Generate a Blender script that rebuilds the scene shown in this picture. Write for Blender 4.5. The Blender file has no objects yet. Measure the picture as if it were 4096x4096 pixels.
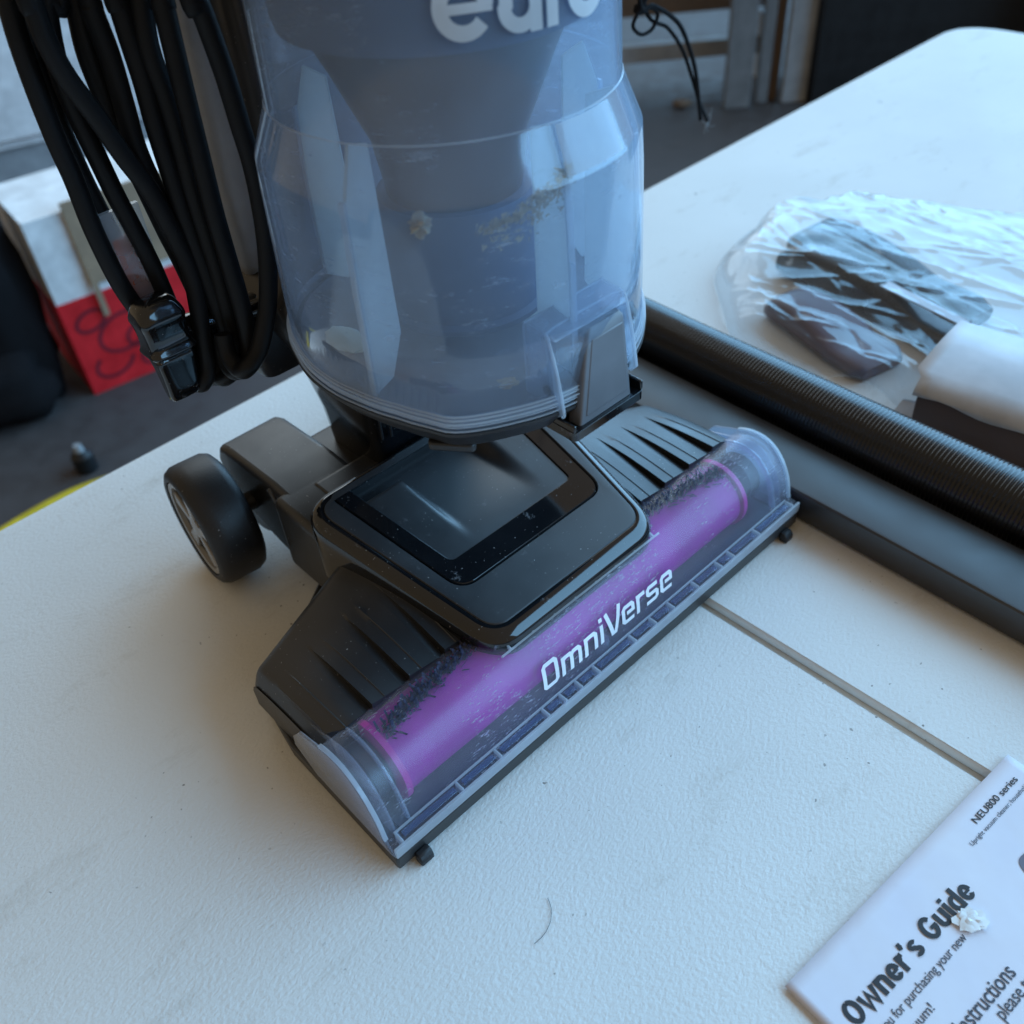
import bpy, bmesh, math, random
from mathutils import Vector, Matrix, noise

random.seed(7)
SC = bpy.context.scene
COL = SC.collection
PI = math.pi

# ------------------------------------------------------------------ camera
cam_d = bpy.data.cameras.new("camera")
cam = bpy.data.objects.new("camera", cam_d)
COL.objects.link(cam)
cam_rot = Matrix(((0.996195, 0.087156, 0.0), (-0.058882, 0.673019, -0.737277), (-0.064258, 0.734472, 0.67559)))
cam.matrix_world = Matrix.Translation((0, 0, 0.46)) @ cam_rot.to_4x4()
cam_d.sensor_width = 36
cam_d.lens = 32.609
cam_d.clip_start = 0.02
cam_d.clip_end = 100
cam_d.dof.use_dof = True
cam_d.dof.focus_distance = 0.505
cam_d.dof.aperture_fstop = 7.6
SC.camera = cam

# ------------------------------------------------------------------ light
W = bpy.data.worlds.new("World")
SC.world = W
W.use_nodes = True
bg = W.node_tree.nodes["Background"]
bg.inputs[0].default_value = (1.0, 0.79, 0.53, 1)      # warm bounce light inside the garage
bg.inputs[1].default_value = 0.295

def area(name, loc, target, sx, sy, power, col):
    d = bpy.data.lights.new(name, 'AREA')
    d.shape = 'RECTANGLE'
    d.size, d.size_y, d.energy, d.color = sx, sy, power, col
    o = bpy.data.objects.new(name, d)
    COL.objects.link(o)
    o.location = loc
    o.rotation_euler = (Vector(target) - Vector(loc)).to_track_quat('-Z', 'Y').to_euler()
    return o
# the open garage door: a tall opening full of blue sky, to the right of the table
area("garage_door_daylight", (10.1, 4.3, 5.6), (0.1, 0.4, 0.2), 40.0, 10.4, 6800, (0.26, 0.615, 1.0))
# added fill lamp, not a known opening: lifts the back left of the table
area("back_left_fill", (-1.0, 6.2, 2.9), (0.0, 0.5, 0.0), 4.0, 4.0, 105, (0.70, 0.87, 1.0))

SC.view_settings.view_transform = 'Standard'
SC.view_settings.look = 'None'
SC.view_settings.exposure = 0
SC.view_settings.gamma = 1
SC.cycles.use_denoising = True
SC.cycles.max_bounces = 10
SC.cycles.transparent_max_bounces = 24
SC.cycles.caustics_reflective = False
SC.cycles.caustics_refractive = False
SC.cycles.sample_clamp_indirect = 6

# ------------------------------------------------------------------ materials
class NT:
    def __init__(s, m):
        s.t = m.node_tree; s.n = s.t.nodes; s.l = s.t.links
    def add(s, typ, **kw):
        n = s.n.new(typ)
        for k, v in kw.items():
            if k.startswith('i_'):
                key = k[2:]
                n.inputs[int(key) if key.isdigit() else key.replace('_', ' ')].default_value = v
            else:
                setattr(n, k, v)
        return n
    def link(s, a, ao, b, bi):
        s.l.new(a.outputs[ao], b.inputs[bi])

def newmat(name):
    m = bpy.data.materials.new(name); m.use_nodes = True
    t = NT(m)
    return m, t, t.n["Principled BSDF"], t.n["Material Output"]

def coords(t, scale=(1, 1, 1), rot=(0, 0, 0)):
    c = t.add('ShaderNodeTexCoord')
    mp = t.add('ShaderNodeMapping')
    mp.inputs['Scale'].default_value = scale
    mp.inputs['Rotation'].default_value = rot
    t.link(c, 'Object', mp, 'Vector')
    return mp

def noise_ramp(t, mp, scale, lo, hi, detail=4, rough=0.55, flip=False):
    n = t.add('ShaderNodeTexNoise'); n.inputs['Scale'].default_value = scale
    n.inputs['Detail'].default_value = detail; n.inputs['Roughness'].default_value = rough
    t.link(mp, 0, n, 'Vector')
    r = t.add('ShaderNodeMapRange')
    r.inputs['From Min'].default_value = lo; r.inputs['From Max'].default_value = hi
    if flip:
        r.inputs['To Min'].default_value = 1; r.inputs['To Max'].default_value = 0
    t.link(n, 0, r, 'Value')
    return r

def mixcol(t, fac_node, a, b, amount=1.0):
    m = t.add('ShaderNodeMix', data_type='RGBA')
    if amount != 1.0:
        mu = t.add('ShaderNodeMath', operation='MULTIPLY'); mu.inputs[1].default_value = amount
        t.link(fac_node, 0, mu, 0); fac_node = mu
    t.link(fac_node, 0, m, 0)
    for i, v in ((6, a), (7, b)):
        if isinstance(v, tuple): m.inputs[i].default_value = (*v, 1)
        else: t.l.new(v, m.inputs[i])
    return m

def plastic(name, col, rough, grain=0.0, grain_scale=2500, dust=0.0, spec=0.5, coat=0.0, wear=0.0, metallic=0.0):
    m, t, p, o = newmat(name)
    p.inputs['Roughness'].default_value = rough
    p.inputs['Specular IOR Level'].default_value = spec
    p.inputs['Coat Weight'].default_value = coat
    p.inputs['Coat Roughness'].default_value = 0.06
    p.inputs['Metallic'].default_value = metallic
    mp = coords(t)
    last = None
    big = noise_ramp(t, mp, 22, 0.35, 0.75)
    c1 = mixcol(t, big, tuple(c * 0.85 for c in col), tuple(min(1, c * 1.18 + 0.002) for c in col))
    last = c1
    if dust > 0:
        d1 = noise_ramp(t, mp, 560, 0.735, 0.775, detail=1)
        d2 = noise_ramp(t, mp, 35, 0.40, 0.62)
        mu = t.add('ShaderNodeMath', operation='MULTIPLY'); t.link(d1, 0, mu, 0); t.link(d2, 0, mu, 1)
        last = mixcol(t, mu, c1.outputs[2], (0.30, 0.30, 0.30), dust)
    if wear > 0:
        w = noise_ramp(t, mp, 75, 0.63, 0.71, detail=7, rough=0.72)
        last = mixcol(t, w, last.outputs[2], (0.34, 0.35, 0.37), wear)
    t.link(last, 2, p, 'Base Color')
    rr = t.add('ShaderNodeMapRange'); rr.inputs['To Min'].default_value = rough * 0.9; rr.inputs['To Max'].default_value = min(1, rough * 1.25)
    t.link(big, 0, rr, 0); t.link(rr, 0, p, 'Roughness')
    if grain > 0:
        n = t.add('ShaderNodeTexNoise'); n.inputs['Scale'].default_value = grain_scale; n.inputs['Detail'].default_value = 1
        t.link(mp, 0, n, 'Vector')
        b = t.add('ShaderNodeBump'); b.inputs['Strength'].default_value = grain; b.inputs['Distance'].default_value = 0.0004
        t.link(n, 0, b, 'Height'); t.link(b, 0, p, 'Normal')
    return m

def clear(name, tint=(0.95, 0.97, 1.0), haze=0.10, haze_col=(0.75, 0.80, 0.88), rough=0.06, scratch=0.0, sscale=(60, 60, 60), refl=1.0, bump=0.0, hazevar=None):
    """Clear plastic: see-through tint, grazing reflection, a milky share and white scuffs."""
    m, t, p, o = newmat(name)
    t.n.remove(p)
    tr = t.add('ShaderNodeBsdfTransparent'); tr.inputs[0].default_value = (*tint, 1)
    gl = t.add('ShaderNodeBsdfGlossy'); gl.inputs['Roughness'].default_value = rough
    gl.inputs[0].default_value = (1, 1, 1, 1)
    lw = t.add('ShaderNodeLayerWeight'); lw.inputs[0].default_value = 0.5
    pw = t.add('ShaderNodeMath', operation='POWER'); pw.inputs[1].default_value = 4.0
    t.link(lw, 'Facing', pw, 0)
    ma = t.add('ShaderNodeMath', operation='MULTIPLY_ADD'); ma.inputs[1].default_value = 0.85 * refl; ma.inputs[2].default_value = 0.045 * refl
    t.link(pw, 0, ma, 0)
    mx = t.add('ShaderNodeMixShader'); t.link(ma, 0, mx, 0); t.link(tr, 0, mx, 1); t.link(gl, 0, mx, 2)
    df = t.add('ShaderNodeBsdfDiffuse'); df.inputs[0].default_value = (*haze_col, 1)
    tl = t.add('ShaderNodeBsdfTranslucent'); tl.inputs[0].default_value = (*haze_col, 1)
    dm = t.add('ShaderNodeMixShader'); dm.inputs[0].default_value = 0.5; t.link(df, 0, dm, 1); t.link(tl, 0, dm, 2)
    mp = coords(t)
    hz = noise_ramp(t, mp, 18, 0.3, 0.75)
    mr = t.add('ShaderNodeMapRange'); mr.inputs['To Min'].default_value = haze * 0.8; mr.inputs['To Max'].default_value = haze * 1.25
    t.link(hz, 0, mr, 0)
    fac = mr
    if scratch > 0:
        mp2 = coords(t, sscale, (0.3, 0.5, 0.9))
        s1 = noise_ramp(t, mp2, 8, 0.57, 0.66, detail=6, rough=0.78)
        s2 = noise_ramp(t, mp, 24, 0.44, 0.60)
        mu = t.add('ShaderNodeMath', operation='MULTIPLY'); t.link(s1, 0, mu, 0); t.link(s2, 0, mu, 1)
        ad = t.add('ShaderNodeMath', operation='MULTIPLY_ADD', use_clamp=True); ad.inputs[1].default_value = scratch
        t.link(mu, 0, ad, 0); t.link(mr, 0, ad, 2)
        fac = ad
    m2 = t.add('ShaderNodeMixShader'); t.link(fac, 0, m2, 0); t.link(mx, 0, m2, 1); t.link(dm, 0, m2, 2)
    if bump > 0:
        n = t.add('ShaderNodeTexNoise'); n.inputs['Scale'].default_value = 30
        t.link(mp, 0, n, 'Vector')
        b = t.add('ShaderNodeBump'); b.inputs['Strength'].default_value = bump; b.inputs['Distance'].default_value = 0.002
        t.link(n, 0, b, 'Height'); t.link(b, 0, gl, 'Normal')
    t.link(m2, 0, o, 0)
    return m

def table_white():
    m, t, p, o = newmat("white_table_plastic")
    p.inputs['Roughness'].default_value = 0.55
    p.inputs['Specular IOR Level'].default_value = 0.08
    mp = coords(t)
    soft = noise_ramp(t, mp, 5, 0.35, 0.7)
    c = mixcol(t, soft, (0.80, 0.80, 0.78), (0.74, 0.74, 0.72))
    smear = noise_ramp(t, coords(t, (1, 2.6, 1), (0, 0, 0.6)), 9, 0.56, 0.76, detail=8, rough=0.75)
    c = mixcol(t, smear, c.outputs[2], (0.50, 0.46, 0.40), 0.55)
    sp = noise_ramp(t, mp, 230, 0.745, 0.775, detail=1)
    area_ = noise_ramp(t, mp, 11, 0.42, 0.6)
    mu = t.add('ShaderNodeMath', operation='MULTIPLY'); t.link(sp, 0, mu, 0); t.link(area_, 0, mu, 1)
    c = mixcol(t, mu, c.outputs[2], (0.16, 0.14, 0.12), 0.8)
    fl = noise_ramp(t, coords(t, (1, 0.45, 1), (0, 0, -0.4)), 95, 0.80, 0.815, detail=1)
    c = mixcol(t, fl, c.outputs[2], (0.10, 0.09, 0.08), 0.9)
    t.link(c, 2, p, 'Base Color')
    n1 = t.add('ShaderNodeTexNoise'); n1.inputs['Scale'].default_value = 330; n1.inputs['Detail'].default_value = 3; n1.inputs['Roughness'].default_value = 0.6
    t.link(coords(t, (1.0, 1.5, 1)), 0, n1, 'Vector')
    b = t.add('ShaderNodeBump'); b.inputs['Strength'].default_value = 0.46; b.inputs['Distance'].default_value = 0.0012
    t.link(n1, 0, b, 'Height'); t.link(b, 0, p, 'Normal')
    return m

M = {}
M['matte'] = plastic("matte_black_plastic", (0.020, 0.021, 0.024), 0.40, grain=0.12, dust=0.9, spec=0.74)
M['hood'] = plastic("satin_black_plastic", (0.024, 0.026, 0.030), 0.40, grain=0.12, dust=0.9, wear=0.16, spec=0.85)
M['gloss'] = plastic("gloss_black_plastic", (0.006, 0.007, 0.009), 0.09, dust=0.9, wear=0.40, coat=0.5)
M['base'] = plastic("dark_grey_plastic", (0.030, 0.030, 0.031), 0.42, grain=0.1, dust=0.3)
M['rubber'] = plastic("black_rubber", (0.011, 0.011, 0.013), 0.5, grain=0.2, grain_scale=900, dust=0.9)
M['silver'] = plastic("silver_grey_plastic", (0.30, 0.29, 0.28), 0.35, metallic=0.3)
M['panel'] = plastic("pale_grey_panel", (0.66, 0.70, 0.76), 0.32, dust=0.2)
M['button'] = plastic("grey_button_plastic", (0.135, 0.14, 0.155), 0.38, grain=0.08, dust=0.3, spec=0.7)
M['purple'] = plastic("purple_roller", (0.47, 0.022, 0.37), 0.6, grain=0.15, spec=0.2)
M['magenta'] = plastic("magenta_ring", (0.62, 0.02, 0.36), 0.4)
M['bristle'] = plastic("dark_bristle", (0.035, 0.035, 0.085), 0.7)
M['cyclone'] = plastic("slate_cyclone_plastic", (0.085, 0.115, 0.185), 0.42, dust=0.3)
M['cone'] = plastic("brown_black_cone", (0.020, 0.015, 0.014), 0.3)
M['cord'] = plastic("black_cord_sheath", (0.008, 0.009, 0.011), 0.5, spec=0.22)
M['orange'] = plastic("orange_tag", (0.62, 0.10, 0.02), 0.5)
M['print'] = plastic("white_print", (0.78, 0.80, 0.84), 0.5)
M['logo'] = plastic("silver_print", (0.55, 0.57, 0.60), 0.5)
M['ink'] = plastic("black_ink", (0.030, 0.031, 0.036), 0.6)
M['ink2'] = plastic("grey_ink", (0.06, 0.065, 0.085), 0.6)
M['ghost'] = plastic("faint_ink", (0.62, 0.63, 0.68), 0.6)
M['lint'] = plastic("tan_lint", (0.50, 0.38, 0.24), 0.9)
M['hose'] = plastic("black_hose", (0.005, 0.005, 0.006), 0.22, spec=0.5)
M['table'] = table_white()
M['seam'] = plastic("beige_seam", (0.55, 0.51, 0.45), 0.6)
M['steel'] = plastic("grey_steel", (0.25, 0.26, 0.28), 0.4, metallic=0.8)
M['bin'] = clear("clear_bin_plastic", tint=(0.88, 0.93, 0.99), haze=0.185, haze_col=(0.68, 0.79, 0.93), rough=0.08, scratch=0.30, sscale=(9, 9, 45), bump=0.06)
M['fin'] = clear("frosted_fin", tint=(0.88, 0.92, 0.93), haze=0.72, haze_col=(0.93, 0.96, 0.93), rough=0.2)
M['edge'] = clear("bright_clear_edge", tint=(0.90, 0.94, 0.98), haze=0.42, haze_col=(0.84, 0.90, 0.95), rough=0.12)
M['window'] = clear("clear_window", tint=(0.93, 0.94, 0.97), haze=0.115, haze_col=(0.66, 0.70, 0.80), rough=0.24, scratch=1.0, sscale=(16, 60, 60), bump=0.10, refl=0.45)
M['wedge'] = clear("window_rail", tint=(0.86, 0.89, 0.95), haze=0.24, haze_col=(0.68, 0.75, 0.86), rough=0.1)
M['bracket'] = clear("latch_clear", tint=(0.88, 0.92, 0.97), haze=0.30, haze_col=(0.74, 0.82, 0.91), rough=0.08)
M['film'] = clear("bag_film", tint=(0.95, 0.96, 0.97), haze=0.045, haze_col=(0.66, 0.70, 0.74), rough=0.10, refl=0.42)
M['concrete'] = plastic("dark_concrete", (0.070, 0.062, 0.062), 0.8)
M['wall'] = plastic("brown_grey_wall", (0.060, 0.055, 0.050), 0.9)
M['whitepaint'] = plastic("white_paint", (0.80, 0.81, 0.82), 0.5)
M['greypaint'] = plastic("grey_paint", (0.20, 0.21, 0.22), 0.6)
M['palegrey'] = plastic("pale_grey_paint", (0.34, 0.36, 0.38), 0.6)
M['brownboard'] = plastic("brown_board", (0.16, 0.11, 0.075), 0.8)
M['blackboard'] = plastic("black_panel", (0.006, 0.007, 0.009), 0.5)
M['card'] = plastic("cardboard", (0.34, 0.24, 0.16), 0.85)
M['red'] = plastic("red_print", (0.70, 0.012, 0.020), 0.55)
M['darkred'] = plastic("dark_red_print", (0.20, 0.006, 0.02), 0.6)
M['yellow'] = plastic("yellow_rubber", (0.62, 0.46, 0.02), 0.5)
M['cloth'] = plastic("black_cloth", (0.008, 0.007, 0.008), 0.9, spec=0.15)
M['blue'] = plastic("pale_blue_plastic", (0.35, 0.55, 0.85), 0.4)
M['scrap'] = plastic("white_tissue", (0.86, 0.86, 0.85), 0.9)
M['sleeve'] = plastic("white_paper_sleeve", (0.56, 0.57, 0.60), 0.7)
M['bagtool'] = plastic("bagged_tool_black", (0.010, 0.011, 0.013), 0.25)

def paper():
    m, t, p, o = newmat("booklet_paper")
    p.inputs['Roughness'].default_value = 0.55
    mp = coords(t)
    a = noise_ramp(t, mp, 20, 0.3, 0.75)
    c = mixcol(t, a, (0.80, 0.80, 0.86), (0.74, 0.74, 0.83))
    t.link(c, 2, p, 'Base Color')
    n = t.add('ShaderNodeTexNoise'); n.inputs['Scale'].default_value = 26; n.inputs['Detail'].default_value = 3
    t.link(mp, 0, n, 'Vector')
    b = t.add('ShaderNodeBump'); b.inputs['Strength'].default_value = 0.25; b.inputs['Distance'].default_value = 0.003
    t.link(n, 0, b, 'Height'); t.link(b, 0, p, 'Normal')
    return m
M['paper'] = paper()

# ------------------------------------------------------------------ mesh helpers
def part(name, verts, faces, mat, parent=None, smooth=True, angle=35, bevel=0, seg=2, solid=0, sub=0, loc=None):
    me = bpy.data.meshes.new(name)
    me.from_pydata([tuple(v) for v in verts], [], [tuple(f) for f in faces])
    bm = bmesh.new(); bm.from_mesh(me)
    bmesh.ops.recalc_face_normals(bm, faces=bm.faces)
    bm.to_mesh(me); bm.free()
    me.materials.append(mat if not isinstance(mat, str) else M[mat])
    if smooth:
        me.polygons.foreach_set('use_smooth', [True] * len(me.polygons))
    o = bpy.data.objects.new(name, me)
    COL.objects.link(o)
    if parent: o.parent = parent
    if loc: o.location = loc
    if solid:
        s = o.modifiers.new("thickness", 'SOLIDIFY'); s.thickness = solid; s.offset = -1
    if bevel:
        b = o.modifiers.new("bevel", 'BEVEL'); b.width = bevel; b.segments = seg
        b.limit_method = 'ANGLE'; b.angle_limit = math.radians(30); b.harden_normals = False
    if sub:
        s = o.modifiers.new("subsurf", 'SUBSURF'); s.levels = s.render_levels = sub
    if smooth:
        try:
            me.set_sharp_from_angle(angle=math.radians(angle))
        except Exception:
            pass
    return o

def empty(name, loc, rz=0, label=None, cat=None, group=None):
    o = bpy.data.objects.new(name, None)
    COL.objects.link(o)
    o.location = loc; o.rotation_euler = (0, 0, rz)
    o.empty_display_size = 0.05
    if label: tag(o, label, cat, group)
    return o

def tag(o, label, cat, group=None):
    o['label'] = label; o['category'] = cat
    if group: o['group'] = group
    return o

def prism(poly, axis, a, b):
    """Extrude a 2D outline along axis 'x','y' or 'z' from a to b."""
    n = len(poly)
    def pt(u, v, w):
        return {'x': (w, u, v), 'y': (u, w, v), 'z': (u, v, w)}[axis]
    vs = [pt(u, v, a) for u, v in poly] + [pt(u, v, b) for u, v in poly]
    fs = [tuple(range(n))[::-1], tuple(range(n, 2 * n))]
    fs += [(i, (i + 1) % n, n + (i + 1) % n, n + i) for i in range(n)]
    return vs, fs

def join(*vf):
    V, F = [], []
    for v, f in vf:
        k = len(V); V += list(v); F += [tuple(i + k for i in q) for q in f]
    return V, F

def box(x0, x1, y0, y1, z0, z1):
    return prism([(x0, y0), (x1, y0), (x1, y1), (x0, y1)], 'z', z0, z1)

def loft(rings, cap0=True, cap1=True, closed=True):
    n = len(rings[0]); V = [p for r in rings for p in r]; F = []
    for i in range(len(rings) - 1):
        for j in range(n if closed else n - 1):
            k = (j + 1) % n
            F.append((i * n + j, i * n + k, (i + 1) * n + k, (i + 1) * n + j))
    if cap0: F.append(tuple(range(n))[::-1])
    if cap1: F.append(tuple(range((len(rings) - 1) * n, len(rings) * n)))
    return V, F

def disc_ring(cx, cy, z, rx, ry=None, n=64):
    ry = ry or rx
    return [(cx + rx * math.cos(2 * PI * i / n), cy + ry * math.sin(2 * PI * i / n), z) for i in range(n)]

def xcyl(prof, cy, cz, n=48):
    """Turned solid about the local X axis; prof = [(x, r), ...]."""
    rings = [[(x, cy + r * math.cos(2 * PI * i / n), cz + r * math.sin(2 * PI * i / n)) for i in range(n)] for x, r in prof]
    return loft(rings)

def catmull(pts, per=8):
    P = [Vector(p) for p in pts]; out = []
    for i in range(len(P) - 1):
        p0 = P[max(i - 1, 0)]; p1 = P[i]; p2 = P[i + 1]; p3 = P[min(i + 2, len(P) - 1)]
        for k in range(per):
            t = k / per
            out.append(0.5 * ((2 * p1) + (p2 - p0) * t + (2 * p0 - 5 * p1 + 4 * p2 - p3) * t * t + (3 * p1 - p0 - 3 * p2 + p3) * t ** 3))
    out.append(P[-1]); return out

def tube(path, r, n=12, cap=True, rfun=None):
    P = [Vector(p) for p in path]; rings = []; up = None
    for i, p in enumerate(P):
        d = (P[min(i + 1, len(P) - 1)] - P[max(i - 1, 0)]).normalized()
        if up is None:
            up = d.orthogonal().normalized()
        up = (up - d * up.dot(d)).normalized(); s = d.cross(up)
        rr = rfun(i) if rfun else r
        rings.append([p + (up * math.cos(2 * PI * k / n) + s * math.sin(2 * PI * k / n)) * rr for k in range(n)])
    return loft(rings, cap, cap)

def rquad(cs, r, n=7):
    """Rounded polygon; same point count for every loop. cs corners ccw, r one radius or one per corner."""
    out = []; m = len(cs)
    for i in range(m):
        c = Vector(cs[i]); a = (Vector(cs[i - 1]) - c).normalized(); b = (Vector(cs[(i + 1) % m]) - c).normalized()
        rr = r[i] if isinstance(r, (list, tuple)) else r
        half = a.angle(b) / 2; dist = rr / math.tan(half)
        p0 = c + a * dist; p1 = c + b * dist
        for k in range(n):
            t = k / (n - 1)
            out.append(tuple((1 - t) ** 2 * p0 + 2 * t * (1 - t) * c + t * t * p1))
    return out

def offset_poly(pts, d):
    n = len(pts); out = []
    for i in range(n):
        a = Vector(pts[i - 1]); b = Vector(pts[(i + 1) % n]); t = (b - a)
        if t.length < 1e-9: t = Vector((1, 0))
        t.normalize(); out.append((pts[i][0] + t.y * d, pts[i][1] - t.x * d))
    return out

def smooth01(t):
    t = max(0.0, min(1.0, t)); return t * t * (3 - 2 * t)

# ------------------------------------------------------------------ setting: garage floor and wall
FZ = -0.74
o = part('floor', *box(-12, 14, -8, 14, FZ - 0.1, FZ), 'concrete', smooth=False); o['kind'] = 'structure'

# ------------------------------------------------------------------ folding table
E1 = Vector((0.7545, 0.6563, 0)); E2 = Vector((0.6563, -0.7545, 0)); T0 = Vector((-0.39, 0.537, 0))
T_ANG = math.atan2(E1.y, E1.x)
table = empty('folding_table', (T0.x, T0.y, 0), T_ANG, 'white folding table with a centre fold, pebbled plastic top', 'table')
# table frame: x along the long edge, y towards -E2
S0 = 0.2945
def table_panel(x0, x1, rl, rr):
    c = rquad([(x0, -0.762), (x1, -0.762), (x1, 0), (x0, 0)], [rl, rr, rr, rl], 10)
    rings = [[(x, y, -0.042) for x, y in offset_poly(c, -0.004)], [(x, y, -0.036) for x, y in c], [(x, y, -0.009) for x, y in c],
             [(x, y, -0.0035) for x, y in offset_poly(c, -0.0018)], [(x, y, -0.0008) for x, y in offset_poly(c, -0.0055)], [(x, y, 0) for x, y in offset_poly(c, -0.010)]]
    return loft(rings)
def seam_panel(x0, x1, outer_right):
    # crisp small radius at the fold, generous round at the outer end
    if outer_right:
        c = rquad([(x0, -0.762), (x1, -0.762), (x1, 0), (x0, 0)], [0.002, 0.075, 0.075, 0.002], 10)
    else:
        c = rquad([(x0, -0.762), (x1, -0.762), (x1, 0), (x0, 0)], [0.075, 0.002, 0.002, 0.075], 10)
    fold = x0 if outer_right else x1
    def inset(d):
        out = []
        for (x, y), (ox, oy) in zip(c, offset_poly(c, -d)):
            near = abs(x - fold) < 0.003
            k = 0.18 if near else 1.0
            out.append((x + (ox - x) * k, oy if not near else y + (oy - y)))
        return out
    rings = [[(x, y, -0.042) for x, y in inset(0.004)], [(x, y, -0.036) for x, y in c], [(x, y, -0.009) for x, y in c],
             [(x, y, -0.0035) for x, y in inset(0.0018)], [(x, y, -0.0008) for x, y in inset(0.0055)], [(x, y, 0) for x, y in inset(0.010)]]
    return loft(rings)
part('table_panel', *seam_panel(S0 - 1.22, S0 - 0.0032, False), 'table', table)
part('table_panel', *seam_panel(S0 + 0.0032, S0 + 1.232, True), 'table', table)
part('hinge_strip', *box(S0 - 0.003, S0 + 0.003, -0.752, -0.010, -0.03, -0.0055), 'seam', table, smooth=False)
for sx in (S0 - 0.95, S0 + 0.95):
    for yy in (-0.08, -0.68):
        part('table_leg', *tube([(sx, yy, -0.043), (sx, yy, FZ)], 0.014, 10), 'steel', table)
    part('leg_brace', *tube([(sx, -0.08, -0.55), (sx, -0.68, -0.55)], 0.009, 8), 'steel', table)

# ------------------------------------------------------------------ vacuum cleaner
VO = (-0.07402, 0.2327, 0.0); VR = 0.70238
vac = empty('vacuum_cleaner', VO, VR, 'black upright vacuum cleaner with clear dust bin and purple roller standing on the white table', 'vacuum cleaner')

NW = 0.356   # nozzle width
# --- chassis
ch = [(0, 0), (NW, 0), (NW, 0.098), (0.349, 0.138), (0.26, 0.200), (0.096, 0.200), (0.007, 0.138), (0, 0.098)]
base = part('nozzle_base', *prism(ch, 'z', 0.0025, 0.0138), 'base', vac, bevel=0.0014)
for x0 in (0.010, 0.335):
    part('glide_foot', *prism([(-0.0062, 0.0002), (-0.0062, 0.0045), (-0.0040, 0.0075), (0.0, 0.0075), (0.0, 0.0002)], 'x', x0, x0 + 0.0085), 'rubber', base, bevel=0.001)

# --- front window: profile (y, z)
def profile():
    key = [(0.0008, 0.0142), (0.0010, 0.0205), (0.0086, 0.0215), (0.0095, 0.0245), (0.0105, 0.0305), (0.0127, 0.0385), (0.0164, 0.0462), (0.0217, 0.0535), (0.0283, 0.0588), (0.0365, 0.0612), (0.046, 0.0605), (0.0545, 0.0575)]
    out = key[:3]
    c = catmull([(y, z, 0) for y, z in key[2:]], 5)
    out += [(p.x, p.y) for p in c[1:]]
    return out
PR = profile()
CURVE = PR[3:]
ARC = [0]
for a, b in zip(CURVE[:-1], CURVE[1:]): ARC.append(ARC[-1] + math.hypot(b[0] - a[0], b[1] - a[1]))
def on_window(s, off=0.0):
    for i in range(len(CURVE) - 1):
        if s <= ARC[i + 1] or i == len(CURVE) - 2:
            t = (s - ARC[i]) / (ARC[i + 1] - ARC[i]); a, b = CURVE[i], CURVE[i + 1]
            d = Vector((b[0] - a[0], b[1] - a[1])).normalized(); n = Vector((-d.y, d.x))
            return (a[0] + (b[0] - a[0]) * t + n.x * off, a[1] + (b[1] - a[1]) * t + n.y * off)

xs = [i * NW / 40 for i in range(41)]
V = [(x, y, z) for x in xs for y, z in PR]; n = len(PR)
F = [(i * n + j, (i + 1) * n + j, (i + 1) * n + j + 1, i * n + j + 1) for i in range(40) for j in range(n - 1)]
window = part('roller_window', V, F, 'window', vac, solid=0.0016, angle=50)
# end plates of the window
def plate(x, inset, th, zlow):
    pts = [(y, z) for y, z in CURVE]
    ctr = Vector((0.045, 0.02))
    pts = [tuple(ctr + (Vector(p) - ctr) * inset) for p in pts]
    pts = [(0.002, zlow)] + pts + [(0.075, 0.050), (0.086, 0.036), (0.088, 0.026), (0.082, zlow + 0.008), (0.07, zlow)]
    return prism(pts, 'x', x, x + th)
for x0 in (-0.0004, NW - 0.0016):
    part('end_plate', *plate(x0, 1.0, 0.002, 0.0142), 'wedge', window, bevel=0.0006)
for x0 in (0.0075, NW - 0.009):
    part('end_plate', *plate(x0, 0.955, 0.0012, 0.0142), 'wedge', window)
def arc_rib(x0, w, off0, off1):
    V = []; F = []
    for y, z in CURVE:
        pass
    for i, s in enumerate([k * ARC[-1] / 24 for k in range(25)]):
        a = on_window(s, off0); b = on_window(s, off1)
        V += [(x0, *a), (x0 + w, *a), (x0 + w, *b), (x0, *b)]
        if i:
            q = (i - 1) * 4
            for k in range(4): F.append((q + k, q + (k + 1) % 4, q + 4 + (k + 1) % 4, q + 4 + k))
    F += [(0, 1, 2, 3), (96, 97, 98, 99)]
    return V, F
for x0 in (0.0165, NW - 0.0180):
    part('arc_rib', *arc_rib(x0, 0.0012, -0.004, 0.0004), 'wedge', window)
part('edge_rim', *arc_rib(0.0, 0.0022, -0.0005, 0.0012), 'edge', window)
part('edge_rim', *arc_rib(NW - 0.0022, 0.0022, -0.0005, 0.0012), 'edge', window)
# front ledge: two rails and cross bars leave a row of pockets
part('front_rail', *box(0.0005, NW - 0.0005, -0.0004, 0.0012, 0.0142, 0.0222), 'edge', window, bevel=0.0004)
part('front_rail', *box(0.006, NW - 0.006, 0.0078, 0.0086, 0.0208, 0.0232), 'edge', window, bevel=0.0004)
xb = [0.006, 0.047, 0.075, 0.112, 0.126, 0.139, 0.154, 0.186, 0.205, 0.222, 0.246, 0.270, 0.283, 0.311, 0.349]
for x0 in xb:
    part('cross_bar', *box(x0, x0 + 0.0014, 0.0013, 0.0077, 0.0150, 0.0224), 'edge', window, bevel=0.0003)
for a, b in zip(xb[:-1], xb[1:]):
    part('pocket', *box(a + 0.0034, b - 0.0020, 0.0030, 0.0066, 0.0214, 0.0219), clear("pocket_blue", tint=(0.80, 0.86, 0.96), haze=0.16, haze_col=(0.40, 0.52, 0.80), rough=0.12) if a == xb[0] else bpy.data.materials["pocket_blue"], window, bevel=0.0003)
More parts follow.
